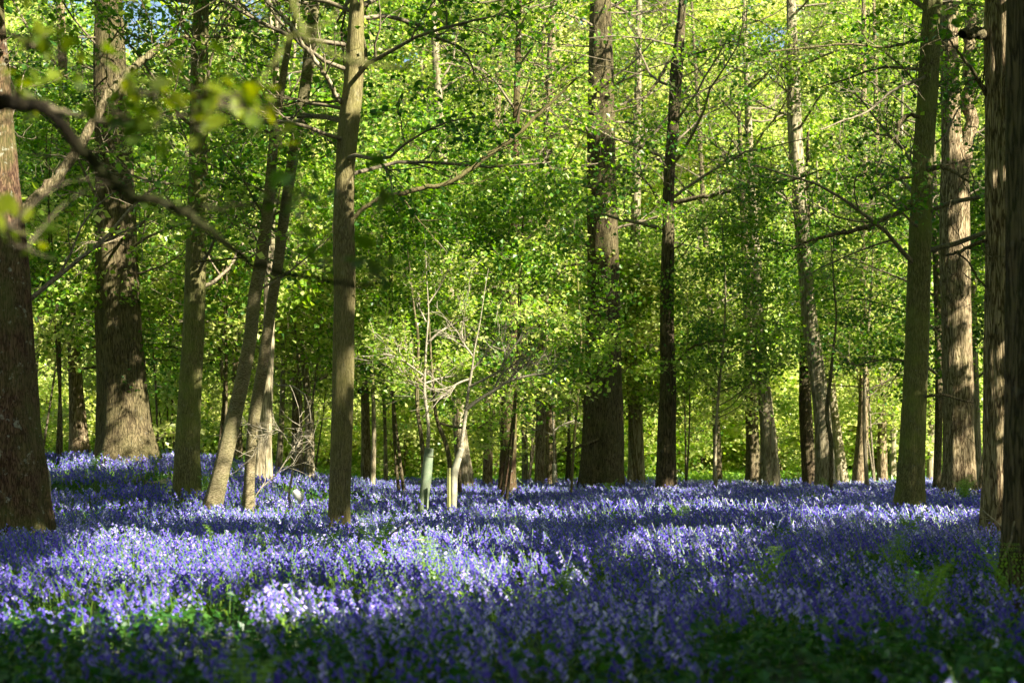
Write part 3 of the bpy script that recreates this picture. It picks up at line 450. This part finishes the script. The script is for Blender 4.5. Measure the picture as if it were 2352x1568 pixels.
sapling("slender_sapling", "slender leaning sapling between brown trunk and massive trunk", [(1313,1118,7),(1315,1080,8),(1319,1010,8),(1325,940,7),(1331,870,6),(1336,780,5),(1330,700,4)], 38, [[(1325,930,4),(1300,900,4),(1270,880,3)], [(1331,860,4),(1352,830,3),(1380,800,3)], [(1334,800,4),(1310,770,3),(1290,740,3)]], 6, 6, 'bark_olive', pale='twig')
sapling("slender_sapling", "arching pale sapling by the white stone", [(664,1130,7),(673,1080,7),(680,1030,6),(690,980,5),(714,970,5),(712,940,4),(700,905,4),(670,885,4),(630,885,3)], 27.6, [[(682,1000,4),(660,1005,3),(640,985,3),(600,1000,3)]], 7, None, 'twig_pale', ext=.05)
sapling("slender_sapling", "bare little stem at the foot of the slimmer cherry", [(585,1140,4),(600,1120,4),(612,1100,3),(610,1070,3)], 26.8, [[(600,1120,3),(640,1085,3),(690,1000,2)]], 8, None, ext=.05)

# white stone
rng = np.random.default_rng(5); c = W(685, 1133, 27.4); a = Acc(); nu, nv = 16, 10
uu, vv = np.meshgrid(np.linspace(0, 2 * pi, nu, endpoint=False), np.linspace(0, pi, nv)); rad = 1 + .18 * (vnoise(uu * 1.5, vv * 2, 33) - .5)
v = np.stack([.105 * rad * np.cos(uu) * np.sin(vv), .09 * rad * np.sin(uu) * np.sin(vv), .07 * rad * np.cos(vv) - .02 * np.cos(uu)], -1)
i, j = np.meshgrid(np.arange(nv - 1), np.arange(nu), indexing='ij'); k = (j + 1) % nu
zs = float(ground_z(c[0], c[1])); v[..., 2] = np.where(v[..., 2] < 0, v[..., 2] * 2.0, v[..., 2]) + c[2]
a.add(v + [c[0], c[1], 0], np.stack([i * nu + j, (i + 1) * nu + j, (i + 1) * nu + k, i * nu + k], -1))
tag(a.build("white_stone", M['stone'], origin=(c[0], c[1], zs), tone=False), "rounded white stone among bluebells, right of the leaning cherries", "stone")

# ------------------------------------------------------------------ near oak whose branches hang into the frame, out of focus
rng = np.random.default_rng(77); bx, by = -2.35, 4.0; org = np.array([bx, by, float(ground_z(bx, by))])
root = empty("oak_tree", org, "nearby oak at left whose blurred dark branches reach across the upper frame", "tree")
a = Acc(); P = np.stack([np.full(40, bx), np.full(40, by) + .05 * np.sin(np.linspace(0, 5, 40)), np.linspace(-.1, 9, 40)], 1); trunk_mesh(a, P, np.linspace(.3, .16, 40), 0, rng, 32); a.build("trunk", M['bark'], root, org, tone=False)
la = Acc(); NBQ = []; NB = [
 ([(-900,300,40),(-300,235,30),(0,236,26),(50,238,22),(100,237,18),(130,275,18),(190,345,17),(260,425,16),(330,460,14),(420,480,13),(470,520,11),(540,580,10),(610,615,9),(700,640,7),(800,652,5),(880,655,4)], 4.0, 4.0, 'bark'),
 ([(420,480,9),(480,478,8),(550,472,7),(620,462,5),(680,440,3)], 4.0, 4.1, 'bark'), ([(100,237,10),(180,270,10),(260,280,9),(340,292,8),(400,270,6),(440,262,4)], 4.0, 3.9, 'twig'),
 ([(-700,60,20),(-200,60,14),(20,70,10),(90,110,9),(150,150,7),(230,190,5)], 4.0, 4.0, 'bark'), ([(610,-700,26),(640,-200,18),(650,-60,14),(672,20,10),(690,70,8),(720,75,7),(760,55,6),(775,20,4)], 3.4, 3.4, 'bark_moss'),
 ([(690,70,7),(650,110,7),(620,160,6),(590,200,4)], 3.4, 3.4, 'bark_moss'), ([(705,80,7),(740,110,6),(790,135,6),(850,150,6),(900,155,6),(945,150,3)], 3.4, 3.3, 'bark_moss'), ([(-400,320,10),(-100,300,6),(0,285,4),(40,260,3)], 4, 4, 'twig')]
for pts, y0, y1, bm_ in NB:
    Q, r = trace(pts, y0, y1 - y0, None, len(pts) * 5); NBQ.append(Q); Q = Q + rng.normal(size=Q.shape) * .004; a = Acc(); tubes(a, Q[None], r[None] * (1.75 if len(pts) > 12 else 1.25), 8); a.build("branch", M['bark_dark' if bm_ == 'bark' else bm_], root, org, tone=False)
Q, r = trace([(-900, 300, 40), (-950, 0, 60), (-938, -300, 80)], 4, 0, None, 8); a = Acc(); tubes(a, Q[None], r[None], 8); a.build("branch", M['bark'], root, org, tone=False)
Q = np.array([[bx, by, 4.6], [-1.6, 3.7, 5.2], [-.9, 3.5, 4.0], [-.55, 3.4, 2.9]]); Q = np.stack([np.interp(np.linspace(0, 3, 14), range(4), Q[:, k]) for k in range(3)], 1); a = Acc(); tubes(a, Q[None], np.linspace(.06, .02, 14)[None], 8); a.build("branch", M['bark_moss'], root, org, tone=False)
for (px, py, Yl, sx_, sy_, n, tm) in [(350,210,3.9,60,30,16,.75),(470,215,3.9,70,28,20,.85),(560,235,3.9,50,25,10,.5),(625,255,3.9,15,45,8,.8),(300,265,3.9,60,30,16,.2),(360,310,3.9,35,20,8,.15),(150,130,4,40,25,9,.5),(240,140,4,25,25,6,.3),(30,200,4,40,60,10,.6),(60,100,4,50,40,8,.7),
      (700,420,3.9,35,35,11,.15),(650,465,4,50,18,9,.15),(850,620,4,40,18,8,.15),(20,510,3.6,22,22,7,.9),(60,560,3.7,30,30,6,.25),(740,600,4,60,30,7,.1),(880,420,4,25,25,5,.1),(445,275,3.9,30,15,5,.9),(570,205,3.9,16,14,4,.1)]:
    C = W(px, py, Yl) + rng.normal(size=(n, 3)) * np.array([sx_ / FP * Yl * .6, .12, sy_ / FP * Yl * .6]); leaves(la, C, rng.uniform(.035, .066, n), rng, np.clip(tm + rng.normal(size=n) * .12, 0, 1), lobed=True, up=.1)
    # the shoots carrying them, each cluster joined to the nearest branch
    allb = np.concatenate(NBQ); b_ = W(px, py + 12, Yl); q_ = allb[np.linalg.norm(allb - b_, axis=1).argmin()]; tt_ = np.linspace(0, 1, 10)[:, None]
    jn = q_ * (1 - tt_) + b_ * tt_ + np.array([0, 0, 1]) * (np.sin(tt_ * pi) * .12 * np.linalg.norm(b_ - q_))
    T = []; 
    for c_ in C: T.append(np.stack([c_ + (W(px, py + 12, Yl) - c_) * u for u in (0, .35, .7, 1)], 0))
    a = Acc(); tubes(a, np.array(T), np.tile([.0012, .0016, .002, .0025], (n, 1)), 3); tubes(a, jn[None], np.linspace(.002, .0014, 10)[None], 5); a.build("twigs", M['twig'], root, org, tone=False)
P = np.stack([np.full(10, bx), np.full(10, by), np.linspace(4, 9, 10)], 1)
l1, l2, l3, C, S, tone = crown_parts(rng, P, np.linspace(.2, .1, 10), 5.0, 9, 14, 2.8, 5, 5, 6, .16, spread=.2); f = ~infront(C); leaves(la, C[f], S[f], rng, tone[f]); ta = Acc(); tubes(ta, *l1, 6); tubes(ta, *l2, 4); ta.build("limbs", M['bark'], root, org, tone=False)
la.build("crown", M['leaf_oak'], root, org, smooth=False)

# ------------------------------------------------------------------ trees out of view, right of and behind the camera, added for dappled shade
for k, (x, y, h) in enumerate([(7.5, 4, 15), (13, 0, 18), (9, 10, 16), (16, 7, 20), (12, 17, 17), (20, 14, 21), (24, 3, 21), (17, 25, 19), (26, 22, 22), (22, 33, 27), (31, 12, 24), (30, 36, 27), (6.5, -4, 13), (16, -8, 20), (25, -9, 22), (36, 26, 24), (2.5, -6, 12), (-4.5, -5, 14), (-1, -12, 17), (6, -13, 19), (11, -7, 16), (-10, -9, 16), (3, -19, 20), (34, -2, 24), (27, 46, 24), (18.5, 34, 19), (27, 38, 24)]):
    rng = np.random.default_rng(3000 + k); org = np.array([x, y, float(ground_z(x, y))])
    root = empty("shade_tree", org, "tree out of view added to shade the bluebells", "tree", "added shade trees out of view")
    zz = np.linspace(-.1, h, 40); P = np.stack([x + .25 * np.sin(zz / 4 + k), y + .25 * np.cos(zz / 5 + k), zz + org[2]], 1); Rr = np.linspace(.28, .05, 40); a = Acc(); trunk_mesh(a, P, Rr, org[2], rng, 24); a.build("trunk", M['bark'], root, org, tone=False)
    l1, l2, l3, C, S, tone = crown_parts(rng, P, Rr, max(4.5, h * .3), h, 36, 5.0, 7, 6, 12, .28, spread=.34, twig_r=.01); ta = Acc(); tubes(ta, *l1, 5); tubes(ta, *l2, 3); ta.build("limbs", M['bark'], root, org, tone=False)
    la = Acc(); S = np.where(infront(C), S * .45, S); leaves(la, C, S, rng, tone, up=.4); la.build("crown", M['leaf'], root, org, smooth=False)

# ------------------------------------------------------------------ background wood: a few kinds of tree, copied
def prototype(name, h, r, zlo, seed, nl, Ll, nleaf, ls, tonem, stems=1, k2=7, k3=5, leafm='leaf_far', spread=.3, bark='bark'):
    rng = np.random.default_rng(seed); root = empty(name, (0, 0, 0), "", "tree"); la = Acc(); ta = Acc(); tr = Acc()
    for s in range(stems):
        zz = np.linspace(-.25, h * rng.uniform(.85, 1), 36); az = rng.random() * 6.28; lean = (.10 * zz if stems > 1 else .015 * zz); b = 0.0 if stems == 1 else .12
        P = np.stack([b * cos(az) + lean * cos(az) + .12 * np.sin(zz / 1.6 + s), b * sin(az) + lean * sin(az) + .12 * np.cos(zz / 1.9 + s), zz], 1); Rr = np.linspace(r, r * .15, 36)
        trunk_mesh(tr, P, Rr, 0, rng, 14, .2)
        l1, l2, l3, C, S, tone = crown_parts(rng, P, Rr, zlo, zz[-1], nl // stems, Ll, k2, k3, nleaf, ls, tonemid=tonem, spread=spread, sunfilter=False, flat=.65)
        tubes(ta, *l1, 5); tubes(ta, *l2, 4); tubes(ta, *l3, 3); leaves(la, C, S, rng, tone, up=.2)
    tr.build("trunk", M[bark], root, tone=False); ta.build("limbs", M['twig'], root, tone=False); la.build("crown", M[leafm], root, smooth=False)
    return root
def copy_tree(o):
    c = o.copy(); scn.collection.objects.link(c)
    for ch in o.children: d = ch.copy(); scn.collection.objects.link(d); d.parent = c
    return c
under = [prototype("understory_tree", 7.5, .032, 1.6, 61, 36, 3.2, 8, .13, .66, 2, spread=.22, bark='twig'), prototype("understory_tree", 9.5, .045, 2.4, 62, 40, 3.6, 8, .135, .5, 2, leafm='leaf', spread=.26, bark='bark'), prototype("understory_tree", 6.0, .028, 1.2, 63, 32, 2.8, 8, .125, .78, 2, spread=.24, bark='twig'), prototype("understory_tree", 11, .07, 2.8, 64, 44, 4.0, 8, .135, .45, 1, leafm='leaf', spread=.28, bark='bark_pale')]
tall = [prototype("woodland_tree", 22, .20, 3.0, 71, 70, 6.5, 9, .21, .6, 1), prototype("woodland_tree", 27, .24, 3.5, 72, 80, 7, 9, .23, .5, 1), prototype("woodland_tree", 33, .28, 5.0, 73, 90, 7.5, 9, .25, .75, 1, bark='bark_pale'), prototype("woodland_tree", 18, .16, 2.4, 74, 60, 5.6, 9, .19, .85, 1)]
bushp = [prototype("hazel_bush", 3.6, .035, .35, 81, 34, 2.0, 8, .15, .7, 5, k2=6, k3=4), prototype("hazel_bush", 2.6, .03, .25, 82, 30, 1.7, 8, .14, .85, 5, k2=6, k3=4)]
used = set()
def place(protos, k, px, Y, s, rot, label, cat, group):
    o = protos[k]
    if id(o) in used: o = copy_tree(o)
    else: used.add(id(o))
    x = (px - CX) / FP * Y; o.location = (x, Y, float(ground_z(x, Y))); o.rotation_euler = (0, 0, rot); o.scale = (s, s, s); o["label"] = label; o["category"] = cat; o["group"] = group
rr = np.random.default_rng(11)
US = [(1150,34,1,.80,"bright lime-leaved young tree arching over the bare pale sapling"),(1060,37,1,.9,"bright leafy young tree behind the two tree shelters"),(930,39,1,1.0,"leafy young tree between front olive trunk and shelters"),
 (130,38,1,1.0,"leafy understory tree between the left edge oak and thick trunk"),(90,40,2,1.2,"bright young tree low behind the left edge oak"),(360,43,0,1.2,"leafy tree behind the gap right of the thickest trunk"),(500,40,1,1.1,"dark leafy tree filling the gap left of the leaning cherries"),
 (690,42,0,1.2,"leafy tree above the reddish and grey trunks"),(850,46,3,1.1,"tall understory tree right of the front olive trunk"),(1470,54,1,.95,"deep green tree between the massive and the near-black trunks"),(1650,44,3,.8,"spreading dark tree right of the near-black trunk"),
 (1990,50,3,1.0,"dark-leaved tree right of the wavy sapling"),(2010,55,0,1.3,"leafy tree left of the tall green-brown trunk's top"),
 (2250,42,1,1.0,"bright leafy tree behind the gap between furrowed trunks"),(2150,60,2,1.3,"leafy tree behind the gap right of the green-brown trunk"),(230,50,3,1.2,"leafy tree standing behind the thickest trunk"),(1150,52,3,1.2,"tall leafy tree behind the brown central trunk"),
 (780,52,1,1.2,"leafy tree hidden behind the front olive trunk"),(1560,54,2,1.4,"lime tree beyond the bright patch of grass"),(610,56,0,1.4,"leafy tree far behind the cherries"),(1300,58,1,1.3,"leafy tree far behind the slender leaning sapling"),(30,48,3,1.1,"green tree high behind the left edge oak")]
for px, Y, k, s, lab in US: place(under, k, px, Y, s, rr.random() * 6.28, lab, "tree", "young trees of the leafy understory")
for Y, cnt in [(55, 7), (79, 22), (90, 13)]:
    for q in range(cnt):
        px = -100 + 2550 * (q + rr.random() * .9) / cnt; k = int(rr.integers(0, 4))
        if Y < 60 and 1660 < px < 2250: continue
        place(under, k, px, Y + rr.uniform(-2, 3), rr.uniform(.9, 1.3) * (1.25 if Y > 70 else 1), rr.random() * 6.28, "leafy understory tree among the far trunks behind the glade", "tree", "understory trees among the far trunks")
for Y, cnt in [(87, 9), (97, 11), (109, 12), (126, 14)]:
    for q in range(cnt):
        px = -250 + 2850 * (q + rr.random() * .9) / cnt; k = int(rr.integers(0, 4)); k = [0, 1, 2, 2, 1, 3][int(rr.integers(0, 6))]; s = .95 + .3 * rr.random() + (Y > 100) * .3
        place(tall, k, px, Y + rr.uniform(-3, 3), s, rr.random() * 6.28, "leafy tree in the far part of the wood, behind the bluebell glade", "tree", "tall trees filling the far wood")
for Y, cnt in [(64, 9), (70, 13), (76, 24), (82, 20)]:
    for q in range(cnt):
        px = -150 + 2650 * (q + rr.random() * .9) / cnt
        if (1560 < px < 1680 or 1930 < px < 2060) and rr.random() < .6 and Y < 85: continue
        place(bushp, int(rr.integers(0, 2)), px, Y + rr.uniform(-4, 4), rr.uniform(.8, 1.5) * (1.0 if Y < 66 else 1.5), rr.random() * 6.28, "green bush growing low in the far wood beyond the bluebells", "bush", "bushes beyond the bluebells")

# the wood goes on to the left of and behind the camera
for q in range(26):
    while True:
        x, y = rr.uniform(-48, 3), rr.uniform(-42, 60)
        if (x < -.40 * y - 6 if y > -6 else (x < 3 and y < -7)) and x * x + y * y > 60: break
    o = copy_tree(tall[int(rr.integers(0, 4))]); o.location = (x, y, float(ground_z(x, y))); o.rotation_euler = (0, 0, rr.random() * 6.28); o.scale = (.8,) * 3
    o["label"] = "leafy tree standing outside the view, left of or behind the camera"; o["category"] = "tree"; o["group"] = "trees outside the view to the left and behind"
for q in range(34):
    if q < 20: x, y = rr.uniform(46, 66), -44 + 5.6 * q + rr.uniform(-2, 2)
    else: x, y = -4 + 4.4 * (q - 20) + rr.uniform(-2, 2), rr.uniform(-50, -36)
    o = copy_tree(tall[int(rr.integers(0, 4))]); o.location = (x, y, float(ground_z(x, y))); o.rotation_euler = (0, 0, rr.random() * 6.28); o.scale = (.85,) * 3
    o["label"] = "leafy tree well outside the view, right of or behind the camera"; o["category"] = "tree"; o["group"] = "trees outside the view to the right and behind"
# ------------------------------------------------------------------ bluebells
def density_green(x, y):    # green openings in the blue
    return vnoise(x / 1.7, y / 1.7, 21) * .6 + vnoise(x / .6, y / .8, 22) * .4
def scatter(rng, y0, y1, dens, wide=.37, off=1.2):
    n = int(dens * (y1 - y0) * (wide * (y0 + y1) + 2 * off)); y = np.sqrt(rng.uniform(y0 ** 2, y1 ** 2, n)) ; x = rng.uniform(-1, 1, n) * (wide * y + off); return x, y
TR = [((p[0] - CX) / FP * Y, Y, w / FP * Y * .5 + .02) for p, w, Y in [((22,), 190, 20), ((290,), 125, 36), ((429,), 56, 30), ((490,), 36, 27), ((778,), 48, 21.3), ((2088,), 60, 28.8), ((2204,), 76, 36), ((2300,), 84, 20), ((2393,), 165, 11.5), ((1380,), 108, 48), ((1165,), 38, 41), ((1530,), 46, 45)]]
def clear_trunks(x, y):
    k = np.ones(len(x), bool)
    for tx, ty, r in TR: k &= (x - tx) ** 2 + (y - ty) ** 2 > r * r
    return k
def edge_ok(x, y, rng):
    u = x / y; far = 60 - 17 * sstep(.1, .22, -u) + 5 * (vnoise(x / 4, 0 * x, 23) - .5)
    return y < far - rng.random(len(x)) ** 3 * 8
BB = Acc(); rng = np.random.default_rng(42)
def bluebells(rng, x, y, lod):
    n = len(x); z = ground_z(x, y); h = rng.uniform(.22, .43, n) * (1 + .5 * (vnoise(x / .9, y / .9, 24) - .5)); az = rng.normal(size=n) * .9 + 2.2; lean = rng.uniform(.02, .10, n)
    ax = np.stack([np.cos(az), np.sin(az)], 1); npt = 6 if lod == 0 else 4; t = np.linspace(0, 1, npt)
    P = np.zeros((n, npt, 3)); bend = t[None] ** 2.2 * (lean + .05)[:, None]; P[:, :, 0] = x[:, None] + ax[:, :1] * bend; P[:, :, 1] = y[:, None] + ax[:, 1:] * bend; P[:, :, 2] = z[:, None] + h[:, None] * (t[None] - .12 * np.maximum(t[None] - .75, 0) * 4)
    tubes(BB, P, np.tile(np.linspace(.0035, .002, npt) * (1 + .4 * lod), (n, 1)), 3, tone=.55, mi=1)
    nb = [9, 8, 7][lod]; tt = 1 - (np.arange(nb)[None] + rng.random((n, nb))) / nb * .50; tn = tt * (npt - 1); i = np.clip(tn.astype(int), 0, npt - 2); f = (tn - i)[..., None]; bi = np.arange(n)[:, None]
    C = P[bi, i] * (1 - f) + P[bi, i + 1] * f; ba = az[:, None] + rng.normal(size=(n, nb)) * (1.0); out = np.stack([np.cos(ba), np.sin(ba), -rng.uniform(.4, 1.5, (n, nb))], -1); out = norm(out)
    C = C + out * np.array([.012, .012, 0]) ; C = C.reshape(-1, 3); D = out.reshape(-1, 3); sc = rng.uniform(.75, 1.2, len(C)) * [1.0, 1.08, 1.45][lod]
    patch = (vnoise(x / 1.4, y / 1.9, 25) - .5) * .5; tone = np.clip(np.repeat(.48 + patch + rng.normal(size=n) * .2, nb) + rng.normal(size=n * nb) * .16, 0, 1)
    if lod < 2:
        sides = 6 if lod == 0 else 4; prof = [(0, .003), (.008, .0065), (.019, .0055), (.024, .0105)] if lod == 0 else [(0, .003), (.012, .0065), (.023, .010)]
        U = norm(np.cross(D, [.3, .2, .9])); V = np.cross(D, U); a = np.arange(sides) / sides * 2 * pi; K = len(prof)
        v = np.stack([C[:, None] + D[:, None] * (d * sc)[:, None, None] + (U[:, None] * np.cos(a)[None, :, None] + V[:, None] * np.sin(a)[None, :, None]) * (r_ * sc)[:, None, None] for d, r_ in prof], 1)
        b, ii, jj = np.meshgrid(np.arange(len(C)), np.arange(K - 1), np.arange(sides), indexing='ij'); kk = (jj + 1) % sides; g = lambda p_, q_: b * K * sides + p_ * sides + q_
        tv = np.repeat(tone, K * sides) + np.tile(np.repeat(np.linspace(-.05, .12, K), sides), len(C)); BB.add(v, np.stack([g(ii, jj), g(ii, kk), g(ii + 1, kk), g(ii + 1, jj)], -1), tone=np.clip(tv, 0, 1), mi=0)
    else: 
        U = norm(np.cross(D, [.3, .2, .9])); V = np.cross(D, U); s_ = sc[:, None]
        for w_, o_ in ((U, V), (V, U)):
            v = np.stack([C - w_ * .005 * s_, C + w_ * .005 * s_, C + D * .022 * s_ + w_ * .010 * s_, C + D * .022 * s_ - w_ * .010 * s_], 1); BB.add(v, np.arange(len(C) * 4), tone=np.repeat(tone, 4), mi=0)
    # strap leaves
    nl = [4, 2, 1][lod]; xs = np.repeat(x, nl); ys = np.repeat(y, nl); zs = np.repeat(z, nl); a = rng.random(len(xs)) * 6.28; Ln = rng.uniform(.18, .38, len(xs)); t = np.linspace(0, 1, 4 if lod < 2 else 3); ca, sa = np.cos(a), np.sin(a)
    cz = zs[:, None] + Ln[:, None] * (t - .55 * t ** 3)[None]; rx = (t ** 1.6)[None] * Ln[:, None] * rng.uniform(.2, .7, len(xs))[:, None]; w = (np.array([.5, 1, .8, .1]) if lod < 2 else np.array([.6, 1, .1])) * (.006 if lod < 2 else .009)
    Lc = np.stack([xs[:, None] + ca[:, None] * rx, ys[:, None] + sa[:, None] * rx, cz], -1); side = np.stack([-sa, ca, 0 * sa], -1)[:, None] * w[None, :, None]; v = np.stack([Lc - side, Lc + side], 2); K = len(t)
    b, ii = np.meshgrid(np.arange(len(xs)), np.arange(K - 1), indexing='ij'); g = b * K * 2 + ii * 2; BB.add(v, np.stack([g, g + 1, g + 3, g + 2], -1), tone=np.repeat(np.clip(.5 + rng.normal(size=len(xs)) * .25, 0, 1), K * 2), mi=1)
for lod, y0, y1, dens in [(0, 3.6, 10, 64), (1, 10, 24, 76), (2, 24, 63, 56)]:
    x, y = scatter(rng, y0, y1, dens); g = density_green(x, y); lim = .60 - .12 * sstep(8, 5.5, y); k = (g < lim + rng.normal(size=len(x)) * .05) & clear_trunks(x, y) & edge_ok(x, y, rng)
    k &= rng.random(len(x)) > .62 * (1 - sstep(5.5, 9.5, y))
    bluebells(rng, x[k], y[k], lod)
tag(BB.build("bluebells", [M['bell'], M['blade']], smooth=False), "dense carpet of violet-blue bluebells in flower across the wood floor", "bluebells", kind="stuff")

# low green leaves between and before the flowers
UG = Acc(); rng = np.random.default_rng(43)
for y0, y1, dens, s, hh in [(3.4, 9, 85, .055, .30), (9, 26, 24, .06, .24), (26, 60, 9, .08, .22)]:
    x, y = scatter(rng, y0, y1, dens); g = density_green(x, y); k = (g > (.50 if y0 > 5 else .30)) | (rng.random(len(x)) < .12); k &= clear_trunks(x, y) & edge_ok(x, y, rng); x, y = x[k], y[k]; n = len(x)
    hz = rng.uniform(.5, 1, n) * hh; z = ground_z(x, y); P = np.stack([np.stack([x + .02 * np.sin(x * 9) * t, y + 0 * t, z + hz * t], 1) for t in (0, .5, 1)], 1); tubes(UG, P, np.tile([.003, .0025, .002], (n, 1)), 3, tone=.4)
    m_ = 6; C = np.repeat(np.stack([x, y, z + hz], 1), m_, 0); C[:, 2] -= rng.random(len(C)) * .5 * np.repeat(hz, m_); C += rng.normal(size=C.shape) * [.02, .02, .01]
    leaves(UG, C, s * rng.uniform(.7, 1.4, len(C)), rng, np.clip(np.repeat(rng.normal(size=n) * .2 + .45, m_) + rng.normal(size=len(C)) * .15, 0, 1), up=.7, hang=.1, wide=.36)
tag(UG.build("undergrowth", M['leaf_dark'], smooth=False), "low dark green leafy ground plants between and in front of the flowers", "undergrowth", kind="stuff")
# grass and herbs beyond the flowers
GR = Acc(); rng = np.random.default_rng(44); x, y = scatter(rng, 44, 100, 14, .38, 2); k = ~edge_ok(x, y, rng); x, y = x[k], y[k]; n = len(x); z = ground_z(x, y)
C = np.repeat(np.stack([x, y, z], 1), 3, 0) + rng.normal(size=(3 * n, 3)) * [.15, .15, 0]; C[:, 2] += rng.random(3 * n) * .25
leaves(GR, C, rng.uniform(.12, .28, len(C)), rng, np.clip(.6 + .3 * rng.normal(size=len(C)), 0, 1), up=.2, hang=-1.2, wide=.25)
tag(GR.build("grass", M['fern'], smooth=False), "bright green grass and herbs on the ground beyond the bluebells", "grass", kind="stuff")

# bracken and single green plants standing out of the flowers
def frond(acc, st, rng, base, h, az, curl=.5, s=1.0):
    n = 12; t = np.linspace(0, 1, n); rad = .35 * h * t ** 2.0; P = base + np.stack([cos(az) * rad, sin(az) * rad, h * (t - .35 * curl * t ** 3)], 1); tubes(st, P[None], np.linspace(.006, .0025, n)[None] * s, 4)
    T = norm(np.gradient(P, axis=0)); side = norm(np.cross(T, [0, 0, 1.0])); C, Dd, Sz = [], [], []
    for i in range(4, n):
        for sg in (-1, 1):
            Lp = .34 * h * (1 - (i - 3) / n) * rng.uniform(.8, 1.1)
            for q in range(6):
                for s2 in (-1, 1): u = (q + .5) / 6; C.append(P[i] + side[i] * sg * Lp * u); Dd.append(T[i] * s2 * .8 + side[i] * sg * .4 - np.array([0, 0, .15])); Sz.append(.16 * Lp * (1.3 - u) + .008)
    C = np.array(C); Dd = norm(np.array(Dd)); Sz = np.array(Sz)[:, None]; w = norm(np.cross(Dd, rng.normal(size=Dd.shape) * .3 + [0, 0, 1])); v = np.stack([C, C + Dd * Sz * .5 + w * Sz * .3, C + Dd * Sz, C + Dd * Sz * .5 - w * Sz * .3], 1)
    acc.add(v, np.arange(len(C) * 4), tone=np.repeat(np.clip(.6 + rng.normal(size=len(C)) * .2, 0, 1), 4))
FN = [(1752,1292,11.9,.52,2,"pale green uncurling fern front right of centre"),(865,1235,15.2,.46,5,"lime fern tuft beside the sunlit flowers, centre left"),(745,1240,15.5,.42,3,"small lime fern left of the central fern tuft"),(545,1075,33,.5,4,"fern at the foot of the mossy trunk, on its right"),(355,1072,34,.5,4,"fern at the right foot of the thickest trunk"),
      (210,1080,33,.5,4,"fern on the mound below the dark two-sided trunk"),(480,1090,30,.45,5,"fern against the mossy trunk's foot"),(2090,1195,20,.45,4,"fern in front of the tall green-brown trunk"),(2120,1380,10,.42,4,"low lime fern near the right corner shade"),(2050,1275,14,.4,3,"fern with drooping tip right of the uncurling one"),
      (2325,1290,10.8,.5,3,"fern sprays at the foot of the rightmost trunk"),(1560,1165,24,.4,4,"fern clump in mid-field right of centre"),(1400,1105,44,.5,4,"fern at the foot of the massive trunk"),(1280,1335,10.6,.34,3,"small dim fern in the centre foreground"),(540,1560,5.9,.34,3,"blurred bright-leaved fern at the bottom edge, left of centre"),(1000,1300,12.4,.4,3,"little fern in the middle of the bright flowers"),
      (1900,1108,44,.5,4,"fern at the glade edge by the wavy sapling"),(2215,1120,34,.6,5,"dark fern clump at the dappled trunk's foot"),(505,1230,16.5,.36,3,"small fern standing in the dark band at left"),(620,1235,15.8,.34,3,"tiny fern at the left end of the bright band")]
for q, (px, py, Y, h, nf, lab) in enumerate(FN):
    rng = np.random.default_rng(600 + q); x = (px - CX) / FP * Y; z = float(ground_z(x, Y)); o = empty("fern", (x, Y, z), lab, "fern"); fa, st = Acc(), Acc()
    for f in range(nf): frond(fa, st, rng, np.array([x, Y, z]), h * rng.uniform(.85, 1.1) * 1.4, rng.random() * 6.28, rng.uniform(.2, .9))
    fa.build("fronds", M['fern'], o, (x, Y, z), smooth=False); st.build("stalks", M['fern'], o, (x, Y, z))
# pale fallen twigs arching out of the flowers
for q, (pts, Y, lab) in enumerate([([(870,1280,5),(885,1240,5),(905,1220,4),(925,1205,3)], 15.5, "pale dead twig beside the lime fern tuft"), ([(830,1215,3),(860,1235,3),(905,1245,3),(960,1238,4),(1010,1245,4)], 15.5, "bleached bramble stem arching over the bright flowers"), ([(2310,1215,3),(2285,1195,4),(2255,1170,3)], 19.4, "thin pale stick leaning on the furrowed trunk"), ([(115,1095,4),(108,1070,3),(100,1045,3)], 25, "thin dead stem beside the left edge oak")]):
    rng = np.random.default_rng(800 + q); Q, r = trace(pts, Y, 0, None, 16); zb = Q[0].copy(); zb[2] = float(ground_z(zb[0], zb[1])); Q = np.vstack([zb, Q]); r = np.append(r[0], r); a = Acc(); tubes(a, Q[None], r[None], 6)
    S, D, rr_, _ = kids(rng, Q[None], r[None], 6, .4, .4, 1.1); P2 = walk(rng, S, D, rng.uniform(.06, .2, len(S)), 4, .2, .02); tubes(a, P2, np.tile(np.linspace(.003, .0015, 4), (len(P2), 1)), 3)
    tag(a.build("dead_twig", M['twig_pale'], origin=zb, tone=False), lab, "twig")
print("faces", sum(len(m.polygons) for m in bpy.data.meshes), "objects", len(scn.objects))
